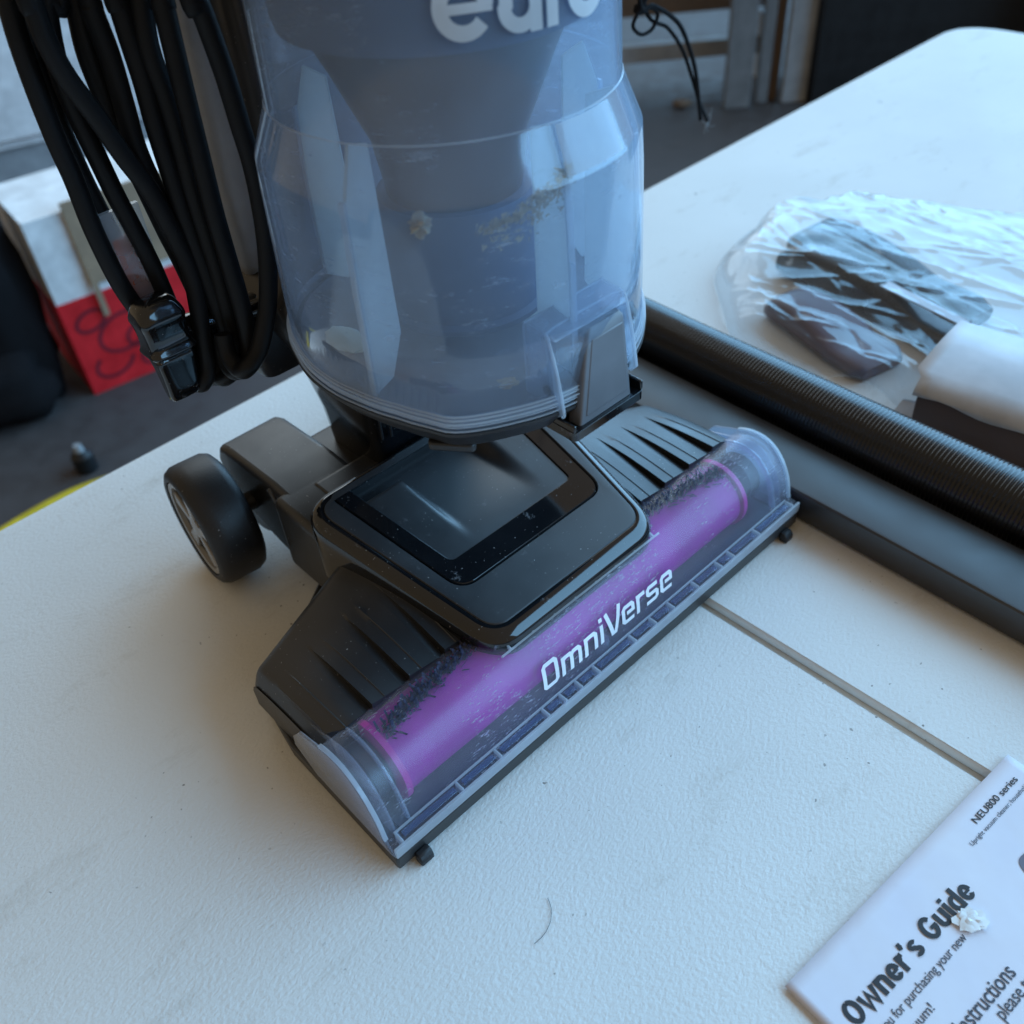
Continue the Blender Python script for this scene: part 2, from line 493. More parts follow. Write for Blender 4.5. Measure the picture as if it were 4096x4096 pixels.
# screw boss behind the ledge
part('screw_boss', *loft([disc_ring(0.171, 0.0148, z, 0.0042, n=20) for z in (0.0150, 0.027)]), 'wedge', window)
# lip of the window under the hood
def lip(x0, x1, s0, s1, h):
    V = []; F = []
    for i in range(13):
        x = x0 + (x1 - x0) * i / 12
        for s, o_ in ((s0, 0.0), (s1, 0.0), (s1, h), (s0, h)):
            y, z = on_window(s, o_); V.append((x, y, z))
        if i:
            q = (i - 1) * 4
            for k in range(4): F.append((q + k, q + (k + 1) % 4, q + 4 + (k + 1) % 4, q + 4 + k))
    F += [(0, 1, 2, 3), (48, 49, 50, 51)]
    return V, F
SL = ARC[-1] * 0.60
part('hood_lip', *lip(0.104, 0.236, SL, SL + 0.0010, 0.0022), 'edge', window)
part('hood_lip', *lip(0.104, 0.236, SL + 0.006, SL + 0.0068, 0.0030), 'wedge', window)
for k in range(8):
    x0 = 0.110 + k * 0.0172
    part('cross_bar', *lip(x0, x0 + 0.0012, SL + 0.001, SL + 0.006, 0.0024), 'edge', window)

# --- stroke lettering
def stroke(poly, w, closed=False):
    P = [Vector(p) for p in poly]; n = len(P); L = []; Rr = []
    for i in range(n):
        a = P[i - 1] if (i or closed) else None; b = P[(i + 1) % n] if (i < n - 1 or closed) else None
        d1 = (P[i] - a).normalized() if a is not None else None; d2 = (b - P[i]).normalized() if b is not None else None
        if d1 is None: d1 = d2
        if d2 is None: d2 = d1
        n1 = Vector((-d1.y, d1.x)); n2 = Vector((-d2.y, d2.x)); m = (n1 + n2)
        m = m / max(m.length_squared, 0.6) * 2 if m.length > 1e-6 else n1
        L.append(P[i] + m * w / 2); Rr.append(P[i] - m * w / 2)
    V = L + Rr; F = []
    for i in range(n if closed else n - 1):
        j = (i + 1) % n; F.append((i, j, n + j, n + i))
    return V, F
def refine(poly, step=0.12, closed=False):
    out = []
    m = len(poly)
    for i in range(m if closed else m - 1):
        a = Vector(poly[i]); b = Vector(poly[(i + 1) % m]); k = max(1, int((b - a).length / step))
        out += [tuple(a + (b - a) * q / k) for q in range(k)]
    if not closed: out.append(poly[-1])
    return out
XH = 0.74; SW = 0.15
GL = {  # letter: (advance, [(closed, points)])
    'O': (0.80, [(True, [(0.14, 0.075), (0.52, 0.075), (0.60, 0.15), (0.60, 0.85), (0.53, 0.925), (0.15, 0.925), (0.075, 0.85), (0.075, 0.14)])]),
    'm': (1.02, [(False, [(0.075, 0), (0.075, XH)]), (False, [(0.075, 0.60), (0.18, XH - 0.075), (0.38, XH - 0.075), (0.445, 0.58), (0.445, 0)]), (False, [(0.445, 0.58), (0.54, XH - 0.075), (0.74, XH - 0.075), (0.815, 0.58), (0.815, 0)])]),
    'n': (0.74, [(False, [(0.075, 0), (0.075, XH)]), (False, [(0.075, 0.60), (0.18, XH - 0.075), (0.44, XH - 0.075), (0.53, 0.58), (0.53, 0)])]),
    'i': (0.30, [(False, [(0.075, 0), (0.075, XH)]), (False, [(0.075, 0.85), (0.075, 1.0)])]),
    'V': (0.72, [(False, [(0.02, 1.0), (0.27, 0.06), (0.40, 0.06), (0.66, 1.0)])]),
    'e': (0.72, [(False, [(0.58, 0.075), (0.16, 0.075), (0.075, 0.15), (0.075, 0.59), (0.15, XH - 0.075), (0.47, XH - 0.075), (0.54, 0.59), (0.54, 0.40), (0.24, 0.40)])]),
    'r': (0.48, [(False, [(0.075, 0), (0.075, XH)]), (False, [(0.075, 0.57), (0.17, XH - 0.075), (0.42, XH - 0.075)])]),
    's': (0.70, [(False, [(0.02, 0.075), (0.47, 0.075), (0.54, 0.14), (0.54, 0.32), (0.47, 0.385), (0.15, 0.385), (0.075, 0.45), (0.075, 0.60), (0.15, XH - 0.075), (0.57, XH - 0.075)])]),
}
def glyph_word(word, mapper, shear=0.16, lo=0.0):
    VF = []; cur = 0.0; k = 0
    for c in word:
        adv, sts = GL[c]
        for closed, pts in sts:
            v, f = stroke(refine(pts, 0.12, closed), SW, closed)
            VF.append(([mapper(cur + p[0] + shear * p[1], p[1], k) for p in v], f)); k += 1
        cur += adv
    return join(*VF), cur
S_BASE = 0.0086; H_T = 0.0160
tot = sum(GL[c][0] for c in 'OmniVerse') - 0.14 + 0.16
SX = (0.2326 - 0.1178) / tot
def map_win(u, v, k):
    y, z = on_window(S_BASE + v * H_T, 0.00045 + 0.00004 * (k % 5)); return (0.1178 + u * SX, y, z)
(gv, gf), _ = glyph_word('OmniVerse', map_win)
part('lettering', gv, gf, 'print', window, smooth=False)

# --- brush roll inside
RY, RZ, RR = 0.0405, 0.0345, 0.0238
roll = part('brush_roll', *xcyl([(0.027, RR - 0.004), (0.027, RR - 0.001), (0.029, RR - 0.001), (0.31, RR - 0.001), (0.312, RR - 0.004)], RY, RZ), 'purple', vac, angle=40)
for x0 in (0.0235, 0.3115):
    part('end_ring', *xcyl([(x0, RR - 0.004), (x0, RR + 0.0012), (x0 + 0.0035, RR + 0.0012), (x0 + 0.0035, RR - 0.004)], RY, RZ), 'magenta', roll, angle=40)
# tufts of dark bristle in a spiral on the back of the roller
def bristles():
    V = []; F = []; rnd = random.Random(3)
    for i in range(60):
        x = 0.032 + 0.275 * i / 59
        base = math.radians(98 - 50 * (1 - abs(x - 0.17) / 0.14))
        for k in range(26):
            ang = PI - (base + rnd.gauss(0, 0.10)); xx = x + rnd.gauss(0, 0.0017)
            r0, r1 = RR - 0.002, RR + rnd.uniform(0.0020, 0.0042); w = 0.0009
            a2 = ang + rnd.gauss(0, 0.10); xe = xx + rnd.gauss(0, 0.0012)
            def P(x_, r, a): return (x_, RY - r * math.cos(a), RZ + r * math.sin(a))
            q = len(V); V += [P(xx - w, r0, ang), P(xx + w, r0, ang), P(xe + w * .6, r1, a2), P(xe - w * .6, r1, a2)]; F.append((q, q + 1, q + 2, q + 3))
    return V, F
o = part('bristle', *bristles(), 'bristle', roll, smooth=False); o['kind'] = 'stuff'
# dark cavity behind and below the roller
part('roller_bay', *prism([(0.008, 0.0139), (0.008, 0.0155), (0.075, 0.0155), (0.075, 0.050), (0.079, 0.050), (0.079, 0.0139)], 'x', 0.012, NW - 0.012), plastic("bay_blue_black", (0.050, 0.058, 0.072), 0.4), vac, smooth=False)
for x0 in (0.0125, NW - 0.0225):
    part('bearing_block', *xcyl([(x0, 0.017), (x0 + 0.010, 0.017)], RY + 0.002, RZ - 0.003, 32), bpy.data.materials["bay_blue_black"], vac, angle=40)

# --- ribbed shoulders
def shoulder(x0, x1, ribs, flip):
    """x0 outer edge, x1 inner edge (towards the hood)."""
    NY = 26
    cols = []
    N = 30
    for i in range(N + 1): cols.append(x0 + (x1 - x0) * i / N)
    sgn = 1 if x1 > x0 else -1
    for r in ribs: cols += [r - 0.00012, r + 0.00012, r + 0.0080, r + 0.0085, r + 0.0090, r + 0.0245, r - 0.0055]
    cols = sorted(set(round(c, 5) for c in cols), reverse=(sgn < 0))
    def back(x):
        u = abs(x - x0) / abs(x1 - x0); return 0.136 + 0.022 * u
    def ztop(x, t, y):
        u = abs(x - x0) / abs(x1 - x0)
        zf = 0.0515 + 0.0060 * smooth01(u / 0.18)
        zb = 0.0435 + 0.0315 * u
        z = zf + (zb - zf) * t + 0.006 * math.sin(PI * t) * (0.4 + 0.6 * u)
        z -= 0.010 * (max(0, 1 - u / 0.07) ** 2)
        z -= 0.008 * (max(0, (t - 0.90) / 0.10) ** 2)
        return z
    V = []; n = NY + 1
    for x in cols:
        for j in range(n):
            t = j / NY; yf = 0.0535 + 0.012 * max(0, 1 - abs(x - x0) / 0.012); y = yf + (back(x) - yf) * t
            z = ztop(x, t, y)
            tip = 0.114; g = max(0.0, min(1.0, (tip - y) / (tip - 0.0535)))
            for r in ribs:
                if r < x <= r + 0.0245:
                    z += 0.0036 * g * max(0.0, 1 - (x - r) / 0.0245)
                    if abs(x - r - 0.0085) < 1e-4: z += 0.0005 * min(1, g * 3)
                elif r - 0.0055 < x <= r:
                    z -= 0.0022 * g * (1 - (r - x) / 0.0055)
            V.append((x, y, z))
    m = len(cols); F = [(i * n + j, (i + 1) * n + j, (i + 1) * n + j + 1, i * n + j + 1) for i in range(m - 1) for j in range(NY)]
    # skirts
    k = len(V)
    edge = [i * n for i in range(m)] + [(m - 1) * n + j for j in range(1, n)] + [i * n + NY for i in range(m - 2, -1, -1)] + [j for j in range(NY - 1, 0, -1)]
    for e in edge:
        x, y, z = V[e]; V.append((x, y, 0.0136))
    L = len(edge)
    for i in range(L):
        j = (i + 1) % L; F.append((edge[i], edge[j], k + j, k + i))
    F.append(tuple(range(k, k + L)))
    return V, F
part('nozzle_shoulder', *shoulder(0.0035, 0.112, [0.0085, 0.0345, 0.0600, 0.0850], 1), 'matte', vac, angle=28)
part('nozzle_shoulder', *shoulder(NW - 0.0035, 0.236, [0.2500, 0.2740, 0.2990, 0.3240], -1), 'matte', vac, angle=28)

# --- hood
def hz(y): return 0.0700 + 0.168 * (y - 0.036)
OUT = rquad([(0.108, 0.036), (0.232, 0.036), (0.259, 0.172), (0.085, 0.172)], 0.015, 9)
BO = rquad([(0.1135, 0.0685), (0.2305, 0.0685), (0.2445, 0.1715), (0.0995, 0.1715)], [0.013, 0.013, 0.004, 0.004], 9)
BI = rquad([(0.1225, 0.0880), (0.2215, 0.0880), (0.2315, 0.171), (0.1115, 0.171)], [0.005, 0.005, 0.003, 0.003], 9)
def lift(loop, dz, off=0.0):
    l = offset_poly(loop, off) if off else loop
    return [(x, y, hz(y) + dz) for x, y in l]
low = offset_poly(OUT, 0.0085)
rings = [[(x, y, 0.045) for x, y in low], lift(OUT, -0.011, 0.0088), lift(OUT, -0.0055, 0.0082), lift(OUT, -0.0022, 0.0055), lift(OUT, -0.0004, 0.0022), lift(OUT, 0.0, 0.0), lift(OUT, -0.0005, -0.0010)]
hood = part('hood', *loft(rings, False, False), 'gloss', vac, angle=60)
part('hood_cap', *loft([lift(OUT, -0.0008, -0.0008), lift(OUT, 0.0004, -0.0014), lift(OUT, 0.0006, -0.004), lift(BO, 0.0004, 0.0012), lift(BO, -0.0010, 0.0004)], False, False), 'hood', hood, angle=15)
part('gloss_band', *loft([lift(BO, -0.0012, -0.0001), lift(BO, 0.0002, -0.0009), lift(BI, 0.0002, 0.0008), lift(BI, -0.0004, 0.0001), lift(BI, -0.003, 0.0)], False, False), 'gloss', hood, angle=15)
# centre insert with a scoop running up under the bin
def insert():
    NX, NY = 64, 64; V = []; F = []
    for i in range(NX + 1):
        for j in range(NY + 1):
            v = j / NY; y = 0.0862 + (0.205 - 0.0862) * v
            half0, half1 = 0.0510, 0.0650
            half = half0 + (half1 - half0) * min(1, (y - 0.088) / 0.083)
            x = 0.172 + half * (2 * i / NX - 1)
            z = hz(min(y, 0.171)) - 0.0007
            dep = 0.0125 * smooth01((y - 0.090) / 0.085)
            inside = smooth01((x - 0.1405) / 0.006) * (1 - smooth01((x - 0.196) / 0.012))
            z -= dep * inside
            stepl = smooth01((y - 0.1555) / 0.006) * (1 - smooth01((x - 0.1405) / 0.006))
            z -= stepl * 0.0125
            corner = 0
            V.append((x, y, z))
    n = NY + 1
    F = [(i * n + j, (i + 1) * n + j, (i + 1) * n + j + 1, i * n + j + 1) for i in range(NX) for j in range(NY)]
    return V, F
part('centre_insert', *insert(), 'hood', hood, solid=0.002, angle=50)
# rounded skirt under the hood's left and right rear
for s in (-1, 1):
    cx = 0.172 + s * 0.070
    sk = [(0.150, 0.020), (0.150, 0.066), (0.158, 0.076), (0.170, 0.079), (0.215, 0.079), (0.215, 0.020)]
    part('hood_skirt', *prism(sk, 'x', cx - 0.022, cx + 0.022), 'matte', hood, bevel=0.005, seg=3)

# --- rear wheels on arms
def make_wheel(sx):
    """sx=-1 left wheel, +1 right wheel (mirrored about the centre line)."""
    cxm = 0.178
    def X(x): return x if sx < 0 else 2 * cxm - x
    def mir(vf): return [(X(v[0]), v[1], v[2]) for v in vf[0]], vf[1]
    WY, WZ, WR, xo = 0.268, 0.0465, 0.0463, 0.0440
    arm = part('wheel_arm', *mir(prism([(0.296, 0.042), (0.301, 0.062), (0.295, 0.0745), (0.284, 0.0780), (0.225, 0.0805), (0.150, 0.0740), (0.140, 0.030), (0.165, 0.012), (0.205, 0.012), (0.245, 0.020), (0.282, 0.030)], 'x', 0.0862, 0.136)), 'matte', vac, bevel=0.0045, seg=4)
    # fender flange that follows the wheel
    fl = []
    for k in range(21):
        a = math.radians(198 - 54 * (k / 20)); fl.append((WY + 0.0525 * math.cos(a), WZ + 0.0525 * math.sin(a)))
    fi = [(WY + (y - WY) * 0.90, WZ + (z - WZ) * 0.90) for y, z in fl][::-1]
    part('fender', *mir(prism(fl + fi, 'x', 0.0840, 0.096)), 'matte', arm, bevel=0.0015)
    part('fender_web', *mir(prism([(WY + 0.030 * math.cos(2 * PI * k / 32), WZ + 0.030 * math.sin(2 * PI * k / 32)) for k in range(32)], 'x', 0.0875, 0.092)), 'matte', arm)
    wheel = empty('wheel', (0, 0, 0)); wheel.parent = vac
    piv = Matrix.Translation((X(xo + 0.018), WY, 0.0002)); wheel.matrix_local = Matrix.Translation((-0.003 * (1 if sx < 0 else -1), -0.002, -0.0001)) @ piv @ Matrix.Rotation(math.radians(-5.5 if sx < 0 else 5.5), 4, 'Z') @ Matrix.Scale(0.95, 4) @ piv.inverted()
    prof = [(xo + 0.0045, 0.0365), (xo, 0.0372), (xo - 0.0006, 0.0395), (xo + 0.0015, 0.0435), (xo + 0.006, 0.0460), (xo + 0.012, WR), (xo + 0.028, WR), (xo + 0.033, 0.0440), (xo + 0.0355, 0.0395), (xo + 0.0355, 0.02)]
    part('tyre', *mir(xcyl(prof, WY, WZ, 56)), 'rubber', wheel, angle=50)
    part('rim', *mir(xcyl([(xo + 0.010, 0.0350), (xo + 0.0035, 0.0368), (xo + 0.0008, 0.0360), (xo + 0.0012, 0.0322), (xo + 0.0095, 0.0308)], WY, WZ, 48)), 'silver', wheel, angle=45)
    part('rim_back', *mir(xcyl([(xo + 0.0095, 0.034), (xo + 0.0105, 0.034)], WY, WZ, 40)), 'bristle', wheel, angle=40)
    for k in range(5):
        a0 = 2 * PI * k / 5 + 0.35; pts = []
        for rr, hw in ((0.006, 0.60), (0.017, 0.26), (0.0325, 0.22)):
            pts.append((WY + rr * math.cos(a0 - hw), WZ + rr * math.sin(a0 - hw)))
        for rr, hw in ((0.0325, 0.22), (0.017, 0.26), (0.006, 0.60)):
            pts.append((WY + rr * math.cos(a0 + hw), WZ + rr * math.sin(a0 + hw)))
        part('spoke', *mir(prism(pts, 'x', xo + 0.0022, xo + 0.0080)), 'silver', wheel, bevel=0.0012)
    part('hub_cap', *mir(xcyl([(xo + 0.0015, 0.006), (xo + 0.0025, 0.0095), (xo + 0.009, 0.0105)], WY, WZ, 28)), 'silver', wheel, angle=40)
    part('axle', *mir(xcyl([(xo + 0.012, 0.007), (xo + 0.06, 0.007)], WY, WZ, 16)), 'base', wheel)
make_wheel(-1); make_wheel(1)
part('rear_chassis', *prism([(0.15, 0.010), (0.15, 0.062), (0.205, 0.074), (0.262, 0.070), (0.275, 0.045), (0.262, 0.014)], 'x', 0.120, 0.236), 'matte', vac, bevel=0.004, seg=3)

# --- neck and body behind the bin
def rect_ring(x0, x1, y0, y1, z, r):
    return [(x, y, z) for x, y in rquad([(x0, y0), (x1, y0), (x1, y1), (x0, y1)], r, 6)]
neck = part('neck', *loft([rect_ring(0.148, 0.216, 0.188, 0.246, 0.050, 0.012), rect_ring(0.146, 0.218, 0.184, 0.252, 0.100, 0.012), rect_ring(0.138, 0.226, 0.172, 0.262, 0.150, 0.014), rect_ring(0.128, 0.236, 0.150, 0.272, 0.186, 0.014)]), 'gloss', vac, angle=50)
for dx in (0.0, 0.006):
    part('seam_rib', *tube([(0.150 + dx, 0.1828 - dx * 0.3, 0.102), (0.143 + dx, 0.170 - dx * 0.3, 0.150), (0.134 + dx, 0.148 - dx * 0.3, 0.184)], 0.0009, 6), 'matte', neck)
body = part('body', *loft([rect_ring(0.132, 0.232, 0.214, 0.280, 0.150, 0.012), rect_ring(0.120, 0.244, 0.205, 0.300, 0.176, 0.014), rect_ring(0.118, 0.246, 0.212, 0.302, 0.196, 0.012), rect_ring(0.140, 0.226, 0.226, 0.300, 0.212, 0.012), rect_ring(0.140, 0.226, 0.228, 0.300, 0.46, 0.012), rect_ring(0.160, 0.206, 0.236, 0.284, 0.50, 0.012), rect_ring(0.163, 0.203, 0.240, 0.280, 0.95, 0.012)]), 'matte', vac, angle=50)
part('side_panel', *loft([rect_ring(0.130, 0.142, 0.256, 0.270, 0.196, 0.005), rect_ring(0.126, 0.146, 0.251, 0.276, 0.200, 0.008), rect_ring(0.124, 0.148, 0.248, 0.279, 0.208, 0.009), rect_ring(0.123, 0.148, 0.247, 0.280, 0.26, 0.009), rect_ring(0.128, 0.147, 0.249, 0.280, 0.35, 0.009), rect_ring(0.130, 0.146, 0.249, 0.280, 0.46, 0.008)]), 'panel', body, angle=50)
part('swivel_foot', *loft([rect_ring(0.112, 0.146, 0.238, 0.292, 0.142, 0.008), rect_ring(0.106, 0.148, 0.232, 0.296, 0.160, 0.008), rect_ring(0.112, 0.15, 0.23, 0.298, 0.182, 0.008)]), 'matte', body, angle=50)
# cord hook
HOOK_LOC = (-0.0085, -0.0233, 0.042)
hook = part('cord_hook', *loft([rect_ring(0.068, 0.086, 0.292, 0.300, 0.1225, 0.0035), rect_ring(0.0665, 0.0875, 0.290, 0.301, 0.126, 0.0035), rect_ring(0.0665, 0.090, 0.289, 0.302, 0.150, 0.003), rect_ring(0.0640, 0.092, 0.286, 0.306, 0.158, 0.003)]), 'gloss', vac, angle=80, sub=2)
hook.location = HOOK_LOC; hook.scale = (0.91, 0.91, 0.91)
part('hook_cuff', *loft([rect_ring(0.0630, 0.0930, 0.2845, 0.308, 0.157, 0.006), rect_ring(0.0625, 0.0935, 0.284, 0.309, 0.1595, 0.006), rect_ring(0.0630, 0.0930, 0.285, 0.308, 0.161, 0.006), rect_ring(0.0645, 0.0915, 0.287, 0.306, 0.1645, 0.005), rect_ring(0.0640, 0.092, 0.286, 0.307, 0.178, 0.006), rect_ring(0.0625, 0.0935, 0.284, 0.309, 0.1805, 0.006), rect_ring(0.0630, 0.093, 0.285, 0.308, 0.185, 0.008), rect_ring(0.067, 0.089, 0.289, 0.304, 0.1945, 0.007)]), 'gloss', hook, angle=80, sub=1)
part('hook_stem', *tube([(0.08, 0.300, 0.165), (0.10, 0.305, 0.16), (0.145, 0.290, 0.162)], 0.009, 12), 'gloss', hook)

# --- dust bin (clear)
BX, BY = 0.182, 0.122
NB = 144
RT = [(0, .0945), (40, .0970), (60, .1010), (90, .1040), (120, .1025), (142, .0975), (156, .0942), (176, .0934), (194, .0938), (208, .0966), (218, .1012), (223.5, .1050), (228, .1049), (240, .1030), (252, .1022), (270, .1000), (286, .0970), (304, .0946), (315, .0945), (330, .0942), (360, .0945)]
def bin_r(r, ang, prow):
    """rim outline: oval at the back, a blunt corner at the front left, a flat front."""
    a = math.degrees(ang) % 360
    for (a0, r0), (a1, r1) in zip(RT[:-1], RT[1:]):
        if a0 <= a <= a1:
            return r + prow * (r0 + (r1 - r0) * (a - a0) / (a1 - a0) - 0.0945)
def bin_ring(r, z, prow=0.0):
    return [(BX + bin_r(r, 2 * PI * i / NB, prow) * math.cos(2 * PI * i / NB), BY + bin_r(r, 2 * PI * i / NB, prow) * math.sin(2 * PI * i / NB), z) for i in range(NB)]
bin_ = part('dust_bin', *loft([bin_ring(0.0925, 0.2085, 0.95), bin_ring(0.0922, 0.240, 0.6), bin_ring(0.0912, 0.285, 0.15), bin_ring(0.0902, 0.3015, 0.05), bin_ring(0.0895, 0.3030, 0), bin_ring(0.0812, 0.3225, 0), bin_ring(0.0806, 0.3240, 0), bin_ring(0.0795, 0.37, 0), bin_ring(0.0785, 0.46, 0)], False, False), 'bin', vac, solid=0.0022, angle=24)
# moulded rim lines at the bottom and at the two steps
for zz, rr in ((0.2015, 0.0946), (0.2034, 0.0938), (0.2052, 0.0944), (0.2070, 0.0936), (0.2086, 0.0930)):
    part('rim_line', *loft([bin_ring(rr - 0.0010, zz - 0.0002, 1), bin_ring(rr, zz - 0.0003, 1), bin_ring(rr + 0.0002, zz, 1), bin_ring(rr, zz + 0.0003, 1), bin_ring(rr - 0.0010, zz + 0.0002, 1)], False, False), 'edge', bin_, angle=30)
part('bin_foot', *loft([bin_ring(0.0928, 0.2010, 1), bin_ring(0.0928, 0.2085, 0.97)], False, False), 'bracket', bin_, solid=0.0018)
part('step_line', *loft([bin_ring(0.0809, 0.3229, 0), bin_ring(0.0812, 0.3234, 0), bin_ring(0.0808, 0.3238, 0)], False, False), 'edge', bin_)
# flat bright facet on the step above the latch
def facet():
    V = []; F = []; a0, a1 = math.radians(-98), math.radians(-76); N = 9
    for i in range(N):
        for e in (0.04, 0.96):
            a = a0 + (a1 - a0) * (i + e) / N
            for r, z in ((0.0901, 0.3042), (0.0820, 0.3232)):
                d = 0.0006 + (0.0008 if e > 0.5 else 0.0)
                V.append((BX + (r + d) * math.cos(a), BY + (r + d) * math.sin(a), z + 0.0004))
        q = i * 4; F.append((q, q + 2, q + 3, q + 1))
    return V, F
part('step_facet', *facet(), 'edge', bin_, solid=0.0008, smooth=False)
# radial fins
def fin(ang, r0, r1, zs, th=0.0016):
    a = math.radians(ang); d = Vector((math.cos(a), math.sin(a))); t = Vector((-d.y, d.x)) * th / 2
    out = []
    for r, z in zs:
        out.append((r, z))
    V = [(BX + d.x * r + s * t.x, BY + d.y * r + s * t.y, z) for s in (-1, 1) for r, z in out]
    n = len(out); F = [tuple(range(n))[::-1], tuple(range(n, 2 * n))] + [(i, (i + 1) % n, n + (i + 1) % n, n + i) for i in range(n)]
    return V, F
for ang in (-160, -97.5, -60, -10, 50, 110):
    part('fin', *fin(ang, 0, 0, [(0.0915, 0.2090), (0.0905, 0.262), (0.0868, 0.302), (0.0785, 0.322), (0.0660, 0.318), (0.0645, 0.228), (0.0760, 0.2095)]), 'fin', bin_, smooth=False)
    part('fin_edge', *fin(ang, 0, 0, [(0.0925, 0.2090), (0.0918, 0.262), (0.0896, 0.302), (0.0880, 0.302), (0.0902, 0.262), (0.0908, 0.2090)], 0.003), 'edge', bin_, smooth=False)
# logo on the upper cylinder (geometric round letters, tops run out of the picture)
def arcpts(cx, cy, r, a0, a1, n=26):
    return [(cx + r * math.cos(math.radians(a0 + (a1 - a0) * i / n)), cy + r * math.sin(math.radians(a0 + (a1 - a0) * i / n))) for i in range(n + 1)]
LG = 0.0235
def map_bin(u, v, k):
    a = math.radians(-129.0) + u * LG / 0.0808; z = 0.3585 + v * LG
    r = 0.0812 - (z - 0.324) * 0.012; r += 0.0003 + 0.00004 * (k % 4)
    return (BX + r * math.cos(a), BY + r * math.sin(a), z)
lw_ = 0.235
letters = [stroke(arcpts(0.44, 0.5, 0.36, -38, -360), lw_), stroke(refine([(0.10, 0.49), (0.90, 0.49)]), 0.15),
           stroke(refine([(1.12, 1.0), (1.12, 0.44)]) + arcpts(1.36, 0.40, 0.27, 180, 360) + refine([(1.63, 0.44), (1.63, 1.0)]), lw_ * 0.95), stroke(refine([(1.63, 0.6), (1.63, 0.0)]), lw_ * 0.95),
           stroke(refine([(1.95, 0.0), (1.95, 1.0)]), lw_ * 0.95), stroke([(1.95, 0.55)] + arcpts(2.27, 0.58, 0.31, 175, 92, 10), lw_ * 0.9),
           stroke(arcpts(2.74, 0.44, 0.36, -38, -360), lw_), stroke(refine([(2.4, 0.44), (3.2, 0.44)]), 0.15)]
part('logo_lettering', *join(*[([map_bin(p[0], p[1], k) for p in v], f) for k, (v, f) in enumerate(letters)]), 'logo', bin_, smooth=False)
# lint and dust inside
def blob(c, s, seed, amp=0.5, flat=(1, 1, 1)):
    bm = bmesh.new(); bmesh.ops.create_icosphere(bm, subdivisions=3, radius=1)
    V = []
    for v in bm.verts:
        p = v.co.copy(); k = 1 + amp * noise.noise(p * 2.1 + Vector((seed, 0, 0))) + amp * 0.7 * noise.noise(p * 5 + Vector((0, seed, 0)))
        p = p * k * s; V.append((c[0] + p.x * flat[0], c[1] + p.y * flat[1], c[2] + p.z * flat[2]))
    F = [tuple(v.index for v in f.verts) for f in bm.faces]; bm.free()
    return V, F
def onbin(ang, z, r):
    a = math.radians(ang); return (BX + r * math.cos(a), BY + r * math.sin(a), z)
part('lint', *blob(onbin(-139, 0.2935, 0.0862), 0.0040, 3, 0.8), 'lint', bin_)
def lint_smear():
    V = []; F = []; rnd = random.Random(5)
    for k in range(700):
        t = rnd.random(); a = -122 + 26 * t + rnd.gauss(0, 1.4); z = 0.2900 + 0.0150 * t ** 1.6 + rnd.gauss(0, 0.0017) * (0.5 + t)
        if rnd.random() < 0.25: z -= rnd.random() * 0.010
        c = Vector(onbin(a, z, 0.0876)); q = len(V)
        for m in range(3): V.append(tuple(c + Vector((rnd.gauss(0, 0.0013), rnd.gauss(0, 0.0004), rnd.gauss(0, 0.0009)))))
        F.append((q, q + 1, q + 2))
    return V, F
o = part('dust_smear', *lint_smear(), 'lint', bin_, smooth=False); o['kind'] = 'stuff'
part('lint', *blob(onbin(-118, 0.2105, 0.083), 0.0034, 9, 0.9, (1.2, 1, 0.4)), 'lint', bin_)

M['cream'] = plastic("cream_glow", (0.80, 0.78, 0.62), 0.9)  # cream colour stands in for pale glows of light on the bin floor
part('painted_glow', *blob((0.121, 0.150, 0.2030), 0.011, 12, 0.2, (0.8, 1.4, 0.28)), 'cream', bin_)
part('painted_glow', *blob((0.206, 0.092, 0.2030), 0.010, 15, 0.2, (1.2, 0.9, 0.28)), 'cream', bin_)
# inner cyclone: dark cone above a tube
cyc = part('cyclone_tube', *loft([disc_ring(BX, BY, 0.214, 0.0435), disc_ring(BX, BY, 0.217, 0.0440), disc_ring(BX, BY, 0.2185, 0.0405), disc_ring(BX, BY, 0.268, 0.0400), disc_ring(BX, BY, 0.274, 0.0385)]), 'cyclone', vac, angle=40)
part('cyclone_cone', *loft([disc_ring(BX, BY, 0.272, 0.0330), disc_ring(BX, BY, 0.300, 0.0370), disc_ring(BX, BY, 0.335, 0.0520), disc_ring(BX, BY, 0.360, 0.0640), disc_ring(BX, BY, 0.46, 0.0660)]), 'cone', cyc, angle=40)
part('cyclone_shroud', *loft([disc_ring(BX, BY, 0.352, 0.0690), disc_ring(BX, BY, 0.358, 0.0705), disc_ring(BX, BY, 0.46, 0.0705)]), 'cyclone', cyc, angle=40)

# black lid under the bin with the tab and the latch tray
lid = part('bin_lid', *loft([bin_ring(0.0800, 0.1865, 1), bin_ring(0.0852, 0.1868, 1), bin_ring(0.0868, 0.1882, 1.0), bin_ring(0.0950, 0.1990, 1.0), bin_ring(0.0948, 0.2004, 1.0), bin_ring(0.0880, 0.2006, 1)]), 'base', vac, angle=40)
part('lid_tab', *loft([[(x, y, z) for x, y in rquad([(0.104, 0.066), (0.118, 0.047), (0.124, 0.054), (0.110, 0.072)], 0.003, 5)] for z in (0.1835, 0.1880)]), 'base', lid, bevel=0.001)
part('bin_floor', *loft([bin_ring(0.0875, 0.2008, 1), bin_ring(0.0875, 0.2022, 1)]), plastic('dusty_grey_floor', (0.20, 0.21, 0.23), 0.6), lid)
